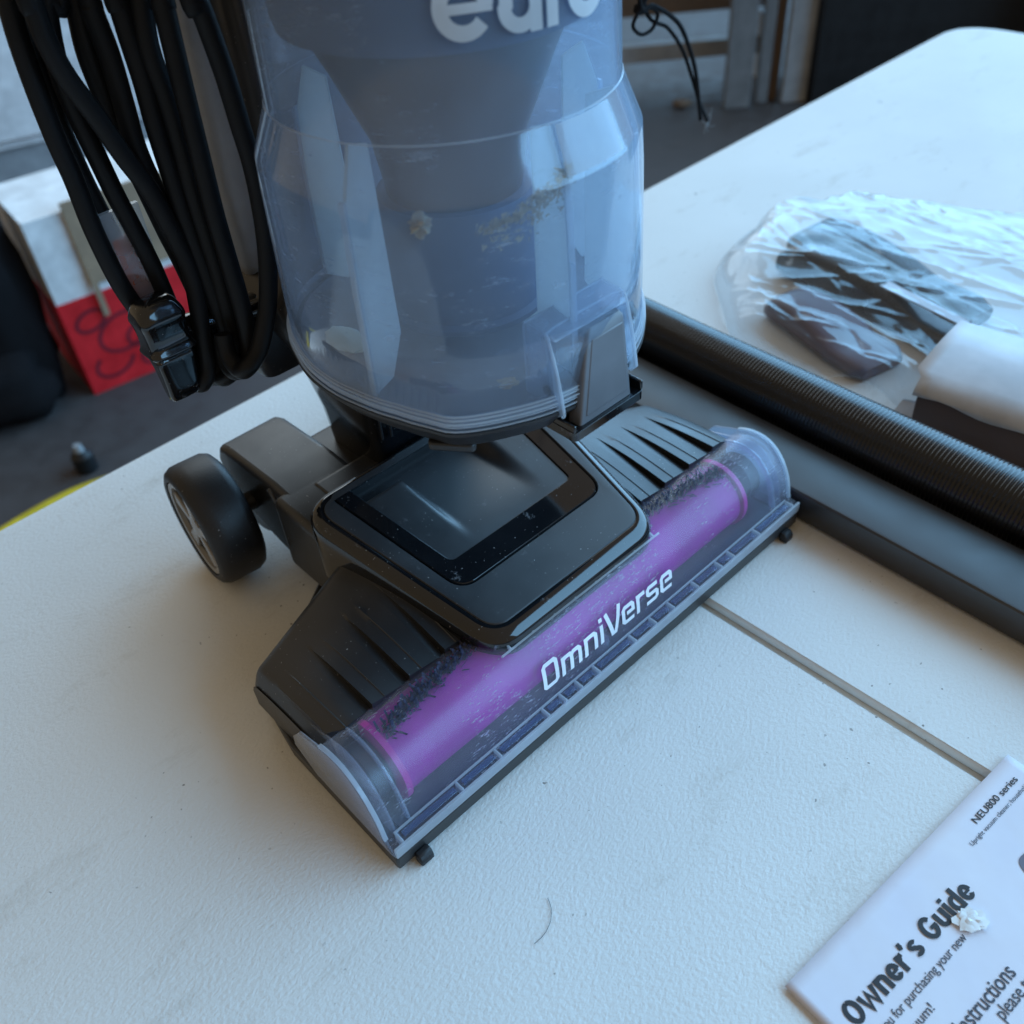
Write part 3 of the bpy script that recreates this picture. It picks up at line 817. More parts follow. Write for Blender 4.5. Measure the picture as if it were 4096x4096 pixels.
# latch: tray, clear bracket, grey button
part('latch_tray', *loft([rect_ring(0.1545, 0.1995, 0.0170, 0.050, 0.1850, 0.003), rect_ring(0.1525, 0.2015, 0.0150, 0.050, 0.1862, 0.003), rect_ring(0.1525, 0.2015, 0.0150, 0.050, 0.1912, 0.003)], True, True), 'gloss', lid, bevel=0.0008)
part('tray_wall', *box(0.1525, 0.1543, 0.0156, 0.050, 0.1912, 0.1950), 'gloss', lid, bevel=0.0006)
part('tray_wall', *box(0.1997, 0.2015, 0.0156, 0.050, 0.1912, 0.1965), 'gloss', lid, bevel=0.0006)
LX0, LX1 = 0.1515, 0.2050
def lat(y, z): return (y + 0.0115, 0.1965 + (z - 0.196) * 0.80)
def latch_frame():
    prof = [lat(*p) for p in [(0.0345, 0.196), (0.0135, 0.196), (0.0105, 0.200), (0.0140, 0.225), (0.0190, 0.2455), (0.0225, 0.2490), (0.0345, 0.2500)]]
    top = [lat(*p) for p in [(0.0160, 0.2440), (0.0190, 0.2470), (0.0345, 0.2500), (0.0345, 0.2480), (0.0200, 0.2450)]]
    bk_ = [lat(*p) for p in [(0.0345, 0.196), (0.0330, 0.196), (0.0330, 0.2480), (0.0345, 0.2480)]]
    return join(prism(prof, 'x', LX0, LX0 + 0.0022), prism(prof, 'x', LX1 - 0.0022, LX1), prism(top, 'x', LX0 + 0.0022, LX1 - 0.0022), prism(bk_, 'x', LX0 + 0.0022, LX1 - 0.0022))
brk = part('latch_bracket', *latch_frame(), 'bracket', vac, bevel=0.0010)
ep = []
for sx, pts in ((0, [(0.0118, 0.197), (0.0105, 0.201), (0.0140, 0.225), (0.0188, 0.2455)]), (2, [(0.0215, 0.2485), (0.0218, 0.2492), (0.0215, 0.2485)]), (1, [(0.0188, 0.2455), (0.0140, 0.225), (0.0105, 0.201)])):
    for i, p in enumerate(pts):
        y, z = lat(*p); x = (LX0 + 0.0011, LX1 - 0.0011, LX0 + 0.004 + (LX1 - LX0 - 0.008) * i / 2)[sx]; ep.append((x, y, z))
part('bracket_edge', *tube(catmull(ep, 6), 0.0007, 8), 'edge', brk)
for xx in (LX0 + 0.0008, LX1 - 0.0008):
    bp = [(xx, *lat(0.0335, 0.2496)), (xx, *lat(0.0345, 0.2460)), (xx, *lat(0.0345, 0.2000)), (xx, *lat(0.0335, 0.1965)), (xx, *lat(0.0150, 0.1962))]
    part('bracket_edge', *tube(catmull(bp, 4), 0.0006, 8), 'edge', brk)
part('bracket_edge', *tube([(LX0 + 0.001, *lat(0.034, 0.2498)), (LX1 - 0.001, *lat(0.034, 0.2498))], 0.0007, 8), 'edge', brk)
y0_, z0_ = lat(0.024, 0.2440)
part('bracket_rib', *box(0.1815, 0.1829, y0_, y0_ + 0.012, 0.206, 0.2345), 'bracket', brk, smooth=False)
part('pivot_hole', *xcyl([(LX0 - 0.0004, 0.0026), (LX0 + 0.0006, 0.0026)], 0.0315, 0.2095, 20), 'base', brk, angle=40)
def bq(z, grow=0.0, dy=0.0):
    t = (z - 0.1905) / (0.2325 - 0.1905)
    xa = 0.1580 + 0.0160 * t - grow; xb = 0.1945 + 0.0050 * t + grow; y = 0.0170 + 0.0098 * t + dy
    return xa, xb, y
def button():
    out = []
    for z, g, r in ((0.1905, -0.0008, 0.0012), (0.1915, 0.0, 0.0016), (0.2240, 0.0, 0.002), (0.2305, -0.0004, 0.002), (0.2325, -0.0020, 0.002)):
        xa, xb, y = bq(z, g, 0.0010 if z in (0.1905, 0.2325) else 0.0)
        out.append([(x, yy, z) for x, yy in rquad([(xa, y), (xb, y), (xb, y + 0.0085), (xa, y + 0.0085)], r, 5)])
    return loft(out)
btn = part('latch_button', *button(), 'button', vac, bevel=0.0008, angle=50)
def face(dy):
    out = []
    for z, s_ in ((0.1945, 0), (0.2275, 1)):
        xa, xb, y = bq(z); out += [(xa + 0.0035, y, z), (xb - 0.0022, y, z)]
    a, b, c, d = out
    return [(a[0], a[1] + dy, a[2]), (b[0], b[1] + dy, b[2]), (d[0], d[1] + dy, d[2]), (c[0], c[1] + dy, c[2])]
part('button_face', *loft([face(-0.0004), face(0.002)]), 'button', btn, bevel=0.0005)

# ------------------------------------------------------------------ power cord (looped over the hook)
cord = empty('power_cord', VO, VR, 'black power cord gathered in long loops on the hook behind the clear bin', 'cord')
STR = [
    (0.0043, [(0.056,0.262,0.375), (0.054,0.262,0.364), (0.052,0.262,0.348), (0.051,0.262,0.326), (0.051,0.262,0.302), (0.052,0.262,0.283), (0.052,0.262,0.255), (0.055,0.262,0.222), (0.062,0.262,0.193), (0.067,0.262,0.169), (0.072,0.262,0.154)]),
    (0.0044, [(0.063,0.272,0.373), (0.062,0.272,0.361), (0.060,0.272,0.341), (0.059,0.272,0.322), (0.058,0.272,0.305), (0.059,0.272,0.284), (0.061,0.272,0.263), (0.064,0.272,0.238), (0.065,0.272,0.220), (0.071,0.272,0.188), (0.075,0.272,0.156), (0.080,0.272,0.144)]),
    (0.0043, [(0.077,0.262,0.371), (0.070,0.262,0.360), (0.066,0.262,0.345), (0.064,0.262,0.328), (0.065,0.262,0.310), (0.067,0.262,0.290), (0.069,0.262,0.270), (0.072,0.262,0.249), (0.075,0.262,0.225), (0.077,0.262,0.193), (0.079,0.262,0.162), (0.080,0.262,0.150)]),
    (0.0043, [(0.057,0.245,0.377), (0.058,0.245,0.365), (0.058,0.245,0.349), (0.061,0.245,0.332), (0.068,0.245,0.312), (0.074,0.245,0.292), (0.081,0.245,0.272), (0.085,0.245,0.252), (0.086,0.245,0.247), (0.088,0.245,0.222), (0.084,0.245,0.191), (0.080,0.245,0.166), (0.075,0.245,0.157)]),
    (0.0046, [(0.084,0.262,0.370), (0.083,0.262,0.357), (0.080,0.262,0.335), (0.081,0.262,0.311), (0.083,0.262,0.288), (0.086,0.262,0.265), (0.089,0.262,0.240), (0.092,0.262,0.220), (0.095,0.262,0.188), (0.093,0.262,0.159), (0.090,0.262,0.147)]),
    (0.0045, [(0.086,0.252,0.371), (0.085,0.252,0.355), (0.086,0.252,0.335), (0.085,0.252,0.311), (0.084,0.252,0.291), (0.086,0.252,0.271), (0.089,0.252,0.251), (0.093,0.252,0.225), (0.096,0.252,0.202), (0.097,0.252,0.173), (0.093,0.252,0.156), (0.090,0.252,0.151)]),
    (0.0044, [(0.094,0.244,0.370), (0.095,0.244,0.357), (0.095,0.244,0.339), (0.095,0.244,0.321), (0.094,0.244,0.300), (0.094,0.244,0.277), (0.094,0.244,0.257), (0.095,0.244,0.233), (0.096,0.244,0.210), (0.097,0.244,0.190), (0.097,0.244,0.169), (0.094,0.244,0.157), (0.090,0.244,0.154)]),
    (0.0045, [(0.106,0.240,0.368), (0.104,0.240,0.356), (0.101,0.240,0.336), (0.102,0.240,0.315), (0.102,0.240,0.292), (0.101,0.240,0.269), (0.101,0.240,0.243), (0.101,0.240,0.220), (0.100,0.240,0.197), (0.100,0.240,0.176), (0.097,0.240,0.161), (0.093,0.240,0.158)]),
    (0.0044, [(0.109,0.226,0.369), (0.108,0.226,0.357), (0.107,0.226,0.340), (0.106,0.226,0.322), (0.105,0.226,0.302), (0.104,0.226,0.279), (0.103,0.226,0.255), (0.103,0.226,0.228), (0.103,0.226,0.208), (0.102,0.226,0.188), (0.099,0.226,0.172), (0.092,0.226,0.166)]),
    (0.0044, [(0.115,0.212,0.369), (0.118,0.212,0.356), (0.120,0.212,0.342), (0.122,0.212,0.322), (0.123,0.212,0.300), (0.124,0.212,0.280), (0.123,0.212,0.258), (0.120,0.212,0.235), (0.115,0.212,0.214), (0.110,0.212,0.200), (0.100,0.212,0.182), (0.090,0.212,0.174)]),
]
for r, pts in STR:
    pts = list(pts)
    x, y, z = pts[0]; pts = [(x + 0.004, y, z + 0.16)] + pts      # goes on up to the upper hook
    x, y, z = pts[-1]
    pts += [(x - 0.002, y + 0.008, z - 0.004), (x - 0.002, y + 0.017, z + 0.002), (x, y + 0.020, z + 0.014)]
    path = catmull(pts, 10)
    part('cord_strand', *tube(path, r * 1.17, 14), 'cord', cord, angle=80)
# orange warning tag in a clear sleeve round the cord
wt = part('warning_tag', *loft([[(0.0785 + dx, 0.3225 + 0.004 * math.sin(k * 0.8), z) for k, dx in enumerate((0, 0.006, 0.012, 0.018))] + [(0.0785 + dx, 0.3235 + 0.004 * math.sin(k * 0.8), z) for k, dx in reversed(list(enumerate((0, 0.006, 0.012, 0.018))))] for z in (0.178, 0.190, 0.203, 0.214)]), 'orange', cord)
wt.location = (-0.0195, -0.060, 0.032)
ts = part('tag_sleeve', *loft([[(0.0755 + dx, 0.3215, z) for dx in (0, 0.008, 0.016, 0.023)] + [(0.0755 + dx, 0.3245, z) for dx in (0.023, 0.016, 0.008, 0)] for z in (0.176, 0.20, 0.222, 0.230)]), 'bracket', cord)

ts.location = wt.location

# ------------------------------------------------------------------ hose and wand lying on the table
HD = Vector((0.614, -0.789, 0)); HN = Vector((-0.789, -0.614, 0))
h0 = Vector((0.135, 0.740, 0)) + HN * 0.037
def hose():
    R0 = 0.0260; V = []; F = []
    L = 0.62; pitch = 0.0030; npitch = int(L / pitch); n = 40; steps = npitch * 4
    rings = []
    for i in range(steps + 1):
        t = i / steps; s = -0.012 + L * t
        ph = (i % 4) / 4
        r = R0 - 0.00085 * (0.5 + 0.5 * math.cos(2 * PI * ph))
        c = h0 + HD * s + HN * (-0.010 * (t ** 2)) + Vector((0, 0, R0 + 0.0005))
        rings.append([tuple(c + HN * r * math.cos(2 * PI * k / n) + Vector((0, 0, 1)) * r * math.sin(2 * PI * k / n)) for k in range(n)])
    return loft(rings)
ho = empty('suction_hose', (0, 0, 0), 0, 'black ribbed suction hose lying along the wand behind the vacuum', 'hose')
part('hose_tube', *hose(), 'hose', ho, angle=80)
hc = h0 + HD * -0.026
part('hose_cuff', *tube([tuple(hc + Vector((0, 0, 0.0265)) + HD * s) for s in (-0.02, 0.0, 0.004, 0.016)], 0.0265, 32, rfun=lambda i: (0.0250, 0.0265, 0.0265, 0.0250)[i]), 'gloss', ho, angle=40)

# wand: flat-topped black extrusion
WH = 0.0255
w_a = Vector((0.194, 0.4690, 0)) - HD * 0.0
wd = (Vector((0.2985, 0.3450, 0)) - Vector((0.1975, 0.4715, 0))).normalized(); wn = Vector((-wd.y, wd.x, 0))
if wn.dot(HN) > 0: wn = -wn       # towards the hose
w0 = Vector((0.1985, 0.4700, 0))
def wand(s0, s1):
    sec = [(0.0015, 0.0008), (-0.0004, 0.0030), (-0.0010, 0.0080), (-0.0010, 0.0220), (-0.0006, 0.0240), (0.0004, 0.0252), (0.0018, WH), (0.0480, WH), (0.0494, 0.0252), (0.0505, 0.0235), (0.0505, 0.0030), (0.0490, 0.0008)]
    rings = [[tuple(w0 + wd * s + wn * a + Vector((0, 0, b))) for a, b in sec] for s in (s0, s0 + 0.002, s1 - 0.002, s1)]
    return loft(rings)
wa = empty('extension_wand', (0, 0, 0), 0, 'flat black extension wand lying between the nozzle and the ribbed hose', 'wand')
part('wand_body', *wand(-0.30, 0.42), plastic("wand_black", (0.020, 0.021, 0.024), 0.42, grain=0.05, spec=0.90), wa, angle=20)
part('wand_collar', *loft([[tuple(w0 + wd * s + wn * a + Vector((0, 0, b))) for a, b in [(-0.001, 0.0006), (-0.002, 0.006), (-0.002, 0.02), (0.001, 0.0262), (0.048, 0.0262), (0.0515, 0.02), (0.0515, 0.006), (0.05, 0.0006)]] for s in (-0.335, -0.33, -0.28, -0.275)]), 'matte', wa, angle=50)

# ------------------------------------------------------------------ accessory bag
B_AX = Vector((0.80, -0.60, 0)).normalized(); B_N = Vector((0.60, 0.80, 0)).normalized()
b0 = Vector((0.243, 0.818, 0))
rndb = random.Random(11)
b0 = Vector((0.250, 0.830, 0))
TOOLS = [((0.290, 0.822), (0.400, 0.622), 0.036, 0.030, 0.036), ((0.318, 0.862), (0.425, 0.690), 0.060, 0.040, 0.034), ((0.262, 0.745), (0.318, 0.632), 0.046, 0.056, 0.026)]
creases = []
for k in range(190):
    c = (rndb.uniform(-0.02, 0.5), rndb.uniform(-0.19, 0.22)); a = rndb.gauss(-0.35, 0.45)
    creases.append((c, (math.cos(a), math.sin(a)), rndb.uniform(0.015, 0.09), rndb.uniform(0.0005, 0.0019) * rndb.choice((1, 1, -0.8)), rndb.uniform(0.0012, 0.0042)))
def bag_z(s, t):
    z = 0.0
    for (cx, cy), (dx, dy), ln, amp, w in creases:
        px, py = s - cx, t - cy; pe = abs(-px * dy + py * dx)
        if pe > 0.03: continue
        e = max(0.0, abs(px * dx + py * dy) - ln)
        if e < 0.05: z += amp * math.exp(-pe / w) * math.exp(-(e / 0.015) ** 2)
    return z
def tool_top(x, y):
    h = 0.0
    for (ax, ay), (bx, by), w0_, w1_, hh in TOOLS:
        dx, dy = bx - ax, by - ay; L2 = dx * dx + dy * dy
        u = max(0, min(1, ((x - ax) * dx + (y - ay) * dy) / L2)); d = math.hypot(x - ax - dx * u, y - ay - dy * u)
        w = (w0_ + (w1_ - w0_) * u) / 2
        h = max(h, (hh + 0.004) * (1 - smooth01((d - w) / 0.035)))
    return h
def bag():
    NS, NT_ = 210, 170; V = []; F = []; L = 0.50
    for i in range(NS + 1):
        u = i / NS
        for j in range(NT_ + 1):
            q = 2 * j / NT_ - 1
            sl = -0.020 + 0.085 * abs(q) ** 3
            s = sl + (L - sl) * u ** 1.1
            tf = -(0.085 + 0.055 * smooth01((s + 0.03) / 0.09) + 0.12 * max(0, s)); tb = 0.085 + 0.075 * smooth01((s + 0.03) / 0.09) + 0.10 * max(0, s)
            t = tf + (tb - tf) * (q + 1) / 2
            p = b0 + B_AX * s + B_N * t
            rim = min(1.0, (1 - abs(q)) / 0.22) if abs(q) > 0.78 else 1.0
            rim = math.sqrt(max(0, 1 - (1 - rim) ** 2)); lead = math.sqrt(max(0.0, 1 - (1 - min(1, (s - sl) / 0.045)) ** 2))
            body = 0.040 * rim * lead * (0.55 + 0.45 * math.cos(q * 1.3 - 0.3))
            ze = max(body, tool_top(p.x, p.y))
            z = max(0.0010, ze + bag_z(s, t) * (0.3 + 0.7 * min(1, ze / 0.012)) + 0.0016 * noise.noise(Vector((s * 38, t * 38, 0))) * min(1, ze / 0.01))
            V.append((p.x, p.y, z))
    n = NT_ + 1
    F = [(i * n + j, (i + 1) * n + j, (i + 1) * n + j + 1, i * n + j + 1) for i in range(NS) for j in range(NT_)]
    return V, F
bg_ = part('plastic_bag', *bag(), 'film', None, solid=0.0001, angle=180)
tag(bg_, 'crinkled clear plastic bag holding black tools behind the hose', 'bag')
# tools in the bag
def flat_tool(name, p0, p1, w0_, w1_, h, mat, label, cat):
    a = Vector((*p0, 0)); b = Vector((*p1, 0)); d = (b - a).normalized(); nn = Vector((-d.y, d.x, 0)); L = (b - a).length
    root = empty(name, (a.x, a.y, 0), 0, label, cat)
    rings = []
    for i in range(15):
        t = i / 14; w = w0_ + (w1_ - w0_) * smooth01(t * 1.4); hh = h * (0.55 + 0.45 * math.sin(PI * min(1, t * 1.3 + .12)) ** 0.6)
        if i in (0, 14): w *= 0.8; hh *= 0.7
        ring = []
        for k in range(20):
            q = 2 * PI * k / 20; cx = math.copysign(abs(math.cos(q)) ** 0.55, math.cos(q)) * w / 2; cz = math.copysign(abs(math.sin(q)) ** 0.55, math.sin(q)) * hh / 2
            p = d * (L * t) + nn * cx; ring.append((p.x, p.y, 0.0015 + hh / 2 + cz))
        rings.append(ring)
    part('tool_body', *loft(rings), mat, root, angle=60)
    return root, d, nn, L
r1, d1, n1, L1 = flat_tool('crevice_tool', *TOOLS[0], 'bagtool', 'long black crevice tool seen through the clear plastic bag', 'cleaning tool')
part('tool_slot', *loft([[(d1.x * s + n1.x * w, d1.y * s + n1.y * w, 0.0335) for s, w in ((0.06, -0.006), (0.2, -0.005), (0.2, 0.005), (0.06, 0.006))], [(d1.x * s + n1.x * w, d1.y * s + n1.y * w, 0.0322) for s, w in ((0.06, -0.006), (0.2, -0.005), (0.2, 0.005), (0.06, 0.006))]]), 'panel', r1)
r2, d2, n2, L2 = flat_tool('upholstery_tool', *TOOLS[1], 'bagtool', 'wide black upholstery tool in the bag beside the crevice tool', 'cleaning tool')
r3, d3, n3, L3 = flat_tool('dusting_brush', *TOOLS[2], plastic("mauve_plastic", (0.10, 0.055, 0.075), 0.4), 'mauve brown dusting brush at the front of the clear bag', 'cleaning tool')
# paper sleeve
sv = empty('paper_sleeve', (0.3165, 0.560, 0), math.atan2(-0.70, 0.72), 'white paper sleeve wrapped round a block at the bag front', 'packaging')
def sleeve():
    prof = [(-0.006, 0.0015), (-0.0075, 0.014), (-0.0065, 0.030), (0.0, 0.041), (0.008, 0.0445), (0.080, 0.0465), (0.092, 0.042), (0.096, 0.03), (0.096, 0.0015)]
    rings = []
    for i in range(16):
        x = 0.28 * i / 15
        rings.append([(x + 0.002 * noise.noise(Vector((k * 0.7, 3.1, 0))), y + 0.0014 * noise.noise(Vector((x * 40, k * 0.9, 0))), z + 0.0012 * noise.noise(Vector((x * 35, k, 5)))) for k, (y, z) in enumerate(prof)])
    return loft(rings)
part('sleeve_wrap', *sleeve(), plastic("mauve_brown_card", (0.105, 0.080, 0.082), 0.6), sv, angle=60)
def top_sheet():
    prof = [(-0.0076, 0.0330), (-0.0068, 0.0360), (-0.0030, 0.0412), (0.002, 0.0442), (0.009, 0.0468), (0.050, 0.0485), (0.090, 0.0470)]
    V = []; n = len(prof)
    for i in range(30):
        x = -0.004 + 0.285 * i / 29
        for k, (y, z) in enumerate(prof):
            dz = 0.0012 * noise.noise(Vector((x * 38, k * 1.3, 2))); dy = 0.004 * noise.noise(Vector((x * 30, 7, 1))) if k == 0 else 0
            V.append((x - (0.006 if k > 3 else 0), y - abs(dz), z + dz + dy))
    return V, [(i * n + k, (i + 1) * n + k, (i + 1) * n + k + 1, i * n + k + 1) for i in range(29) for k in range(n - 1)]
part('top_sheet', *top_sheet(), 'sleeve', sv, solid=0.0003, angle=60)
part('sleeve_flap', *loft([[(-0.018, -0.004, 0.004), (-0.016, 0.016, 0.010), (0.004, 0.018, 0.012), (0.004, -0.006, 0.004)], [(-0.018, -0.004, 0.0045), (-0.016, 0.016, 0.0105), (0.004, 0.018, 0.0125), (0.004, -0.006, 0.0045)]]), 'sleeve', sv)

# ------------------------------------------------------------------ owner's guide booklet
PA = (0.1062, 0.1608); PANG = math.radians(35.33)
bk = empty('booklet', (PA[0], PA[1], 0), PANG, "white owner's guide booklet lying across the table fold at the corner", 'booklet')
# booklet frame: x along the top edge, y = -v (down the page)
def sheet(z0, dx, dy, curl):
    NX, NY = 40, 40; V = []
    for i in range(NX + 1):
        for j in range(NY + 1):
            x = 0.187 * i / NX + dx; y = -0.26 * j / NY + dy
            edge = math.exp(-(x - dx) / 0.012); z = z0 + curl * edge * (0.4 + 0.6 * smooth01(-y / 0.05)) + 0.00010 * noise.noise(Vector((x * 25, y * 25, z0 * 900)))
            V.append((x, y, z))
    n = NY + 1
    return V, [(i * n + j, (i + 1) * n + j, (i + 1) * n + j + 1, i * n + j + 1) for i in range(NX) for j in range(NY)]
for k in range(4):
    part('page', *sheet(0.0006 + 0.0005 * k, 0.0003 * (3 - k), -0.0002 * (3 - k), 0.0003 * k / 3), 'paper', bk, solid=0.00018, angle=60)
ZT = 0.00242
def text(name, body, x, v, cap, width=None, mat='ink', bold=0.0, parent=bk, z=ZT, anchor='left', mirror=False):
    c = bpy.data.curves.new(name, 'FONT'); c.body = body; c.size = 1.0; c.offset = bold; c.extrude = 0.0
    c.materials.append(M[mat])
    o = bpy.data.objects.new(name, c); COL.objects.link(o); o.parent = parent
    bpy.context.view_layer.update()
    w = o.dimensions.x
    sy = cap / 0.73
    sx = (width / w) if width else sy * 0.8
    if anchor == 'right': x = x - w * sx
    dg = bpy.context.evaluated_depsgraph_get()
    me = bpy.data.meshes.new_from_object(o.evaluated_get(dg))
    me.name = name
    bpy.data.objects.remove(o); bpy.data.curves.remove(c)
    o = bpy.data.objects.new(name, me); COL.objects.link(o); o.parent = parent
    if not me.materials: me.materials.append(M[mat])
    o.scale = (sx, sy, 1); o.location = (x, -v, z)
    return o
def earc(cx, cy, rx, ry, a0, a1, n=22):
    return [(cx + rx * math.cos(math.radians(a0 + (a1 - a0) * k / n)), cy + ry * math.sin(math.radians(a0 + (a1 - a0) * k / n))) for k in range(n + 1)]
def title():
    t = 0.19; X = 0.74; h = t / 2
    def O_(x, w, H): return earc(x + w / 2, H / 2, w / 2 - h, H / 2 - h, 90, 450)
    G = []
    def word(ch, x):
        if ch == 'O': w = 0.66; G.append((O_(x, w, 1.0), t))
        elif ch == 'w':
            w = 0.80; G.append(([(x + .07, X), (x + .22, .02), (x + .40, X - .12), (x + .58, .02), (x + .73, X)], t * 1.0))
        elif ch in 'nr':
            w = 0.54 if ch == 'n' else 0.36; G.append(([(x + h, 0), (x + h, X)], t))
            if ch == 'n': G.append((earc(x + .27, X - .25, .175, .155, 165, 0) + [(x + .445, 0)], t))
            else: G.append(([(x + h, X - .28)] + earc(x + .34, X - .30, .20, .21, 150, 92, 8), t))
        elif ch == 'e':
            w = 0.54; G.append((earc(x + .27, X / 2, .27 - h, X / 2 - h, -35, -360), t)); G.append(([(x + .16, X / 2), (x + .44, X / 2)], t * 0.62))
        elif ch == "'": w = 0.20; G.append(([(x + .10, 1.0), (x + .10, .84), (x + .05, .72)], t * 0.9))
        elif ch == 's':
            w = 0.48; G.append((earc(x + .24, X - .215, .24 - h, .215 - h, 25, 262, 14) + earc(x + .24, .215, .24 - h, .215 - h, 80, -155, 14), t * 0.92))
        elif ch == 'G':
            w = 0.68; G.append((earc(x + .34, .5, .34 - h, .5 - h, 38, 330) + [(x + .585, .44)], t)); G.append(([(x + .36, .44), (x + .66, .44)], t * 0.8))
        elif ch == 'u':
            w = 0.54; G.append(([(x + h, X), (x + h, .26)] + earc(x + .27, .25, .175, .155, 180, 345), t)); G.append(([(x + .445, X), (x + .445, 0)], t))
        elif ch == 'i': w = 0.19; G.append(([(x + h, 0), (x + h, X)], t)); G.append(([(x + h, .84), (x + h, 1.0)], t))
        elif ch == 'd':
            w = 0.54; G.append((earc(x + .255, X / 2, .255 - h, X / 2 - h, 60, 300), t)); G.append(([(x + .445, 1.0), (x + .445, 0)], t))
        else: w = 0.26
        return x + w + 0.055
    x = 0.0
    for ch in "Owner's Guide": x = word(ch, x)
    sx = 0.0948 / (x - 0.055); sy = 0.0108
    VF = []
    for k, (pts, tt) in enumerate(G):
        v, f = stroke(pts, tt); VF.append(([(0.0102 + p[0] * sx, -0.0322 + p[1] * sy, ZT + 0.00002 * (k % 6)) for p in v], f))
    return join(*VF)
part('title_lettering', *title(), 'ink', bk, smooth=False)
text('lettering', "Thank you for purchasing your new", 0.0020, 0.0410, 0.0044, 0.0800, 'ink2', 0.004)
text('lettering', "vacuum!", 0.0205, 0.0492, 0.0044, 0.0228, 'ink2', 0.004)
text('lettering', "Instructions", 0.0425, 0.0640, 0.0074, 0.0415, 'ink2', 0.010)
text('lettering', "please to", 0.0615, 0.0712, 0.0060, 0.026, 'ink2', 0.006)
text('lettering', "NEU800 series", 0.1372, 0.0118, 0.0037, 0.0392, 'ink', 0.010)
text('lettering', "Upright vacuum cleaner; household type", 0.1250, 0.0172, 0.0024, 0.0590, 'ink2', 0.004)
# the little picture of the cleaner at the right side of the page
part('printed_picture', *loft([[(x, y, ZT - 0.0001) for x, y in rquad([(0.1290, -0.0460), (0.150, -0.0500), (0.156, -0.0370), (0.1345, -0.0350)], 0.006, 8)], [(x, y, ZT) for x, y in rquad([(0.1290, -0.0460), (0.150, -0.0500), (0.156, -0.0370), (0.1345, -0.0350)], 0.006, 8)]]), plastic("picture_grey", (0.16, 0.15, 0.19), 0.6), bk)
# torn scrap of tissue on the cover
def scrap():
    V, F = blob((0, 0, 0), 1, 4, 0.5)
    V = [(x * 0.0070, y * 0.0054, abs(z) * 0.0024 * (0.5 + 0.9 * abs(noise.noise(Vector((x * 3, y * 3, 1)))))) for x, y, z in V]
    return V, F
sc_ = part('paper_scrap', *scrap(), 'scrap', None, angle=30)
cu, cv = 0.0905, 0.0372
sc_.location = (PA[0] + cu * math.cos(PANG) + cv * math.sin(PANG), PA[1] + cu * math.sin(PANG) - cv * math.cos(PANG), 0.0028); sc_.rotation_euler = (0, 0, 0.2)
tag(sc_, "torn white scrap of tissue lying on the booklet's title", 'scrap')

# hair on the table
hp = [(-0.0075, 0.1905), (-0.0025, 0.1945), (0.0012, 0.2005), (0.0022, 0.2070), (0.0010, 0.2125)]
hr = part('stray_hair', *tube(catmull([(x, y, 0.0006) for x, y in hp], 8), 0.00013, 6), 'ink', None)
tag(hr, 'single dark curved hair lying on the table in front of the nozzle', 'hair')

# ------------------------------------------------------------------ drawstring hanging behind the bin
ds = empty('drawstring', VO, VR, 'thin black string with a knotted loop and frayed end hanging beside the bin', 'string')
Yd = 0.35
dp = [(0.600, 0.240), (0.590, 0.231), (0.579, 0.219), (0.590, 0.209), (0.605, 0.210), (0.612, 0.220), (0.603, 0.2275), (0.588, 0.2285)]
part('string_loop', *tube(catmull([(x, Yd, z) for x, z in dp], 8), 0.0017, 8), 'cloth', ds)
part('string_end', *tube(catmull([(0.586, Yd, 0.30), (0.588, Yd, 0.232), (0.606, Yd, 0.2285), (0.640, Yd, 0.2080), (0.658, Yd, 0.185), (0.672, Yd, 0.158), (0.680, Yd, 0.130), (0.686, Yd, 0.107)], 8), 0.0021, 8), 'cloth', ds)
part('string_end', *tube(catmull([(0.592, Yd + .004, 0.30), (0.600, Yd + .004, 0.2265), (0.632, Yd + .004, 0.204), (0.655, Yd + .004, 0.180), (0.673, Yd + .004, 0.150), (0.688, Yd + .004, 0.122), (0.703, Yd + .004, 0.100)], 8), 0.0018, 8), 'cloth', ds)
part('string_knot', *blob((0.589, Yd + .002, 0.2295), 0.0045, 2, 0.3), 'cloth', ds)
def fray():
    rnd = random.Random(8); out = []
    for k in range(9):
        a = Vector((0.703, Yd + .004, 0.100)); p = [a]
        d = Vector((rnd.uniform(-.6, 1), rnd.uniform(-.3, .3), rnd.uniform(-1, .3)))
        for q in range(4):
            d += Vector((rnd.gauss(0, .6), rnd.gauss(0, .4), rnd.gauss(0, .6))); p.append(p[-1] + d.normalized() * 0.0035)
        out.append(tube(catmull([tuple(x) for x in p], 3), 0.0003, 4))
    return join(*out)
o = part('frayed_end', *fray(), 'greypaint', ds); o['kind'] = 'stuff'
# the handle grip above the frame that the string hangs from
part('string_top', *tube([(0.586, Yd, 0.30), (0.589, Yd + .002, 0.95)], 0.0015, 6), 'cloth', ds)

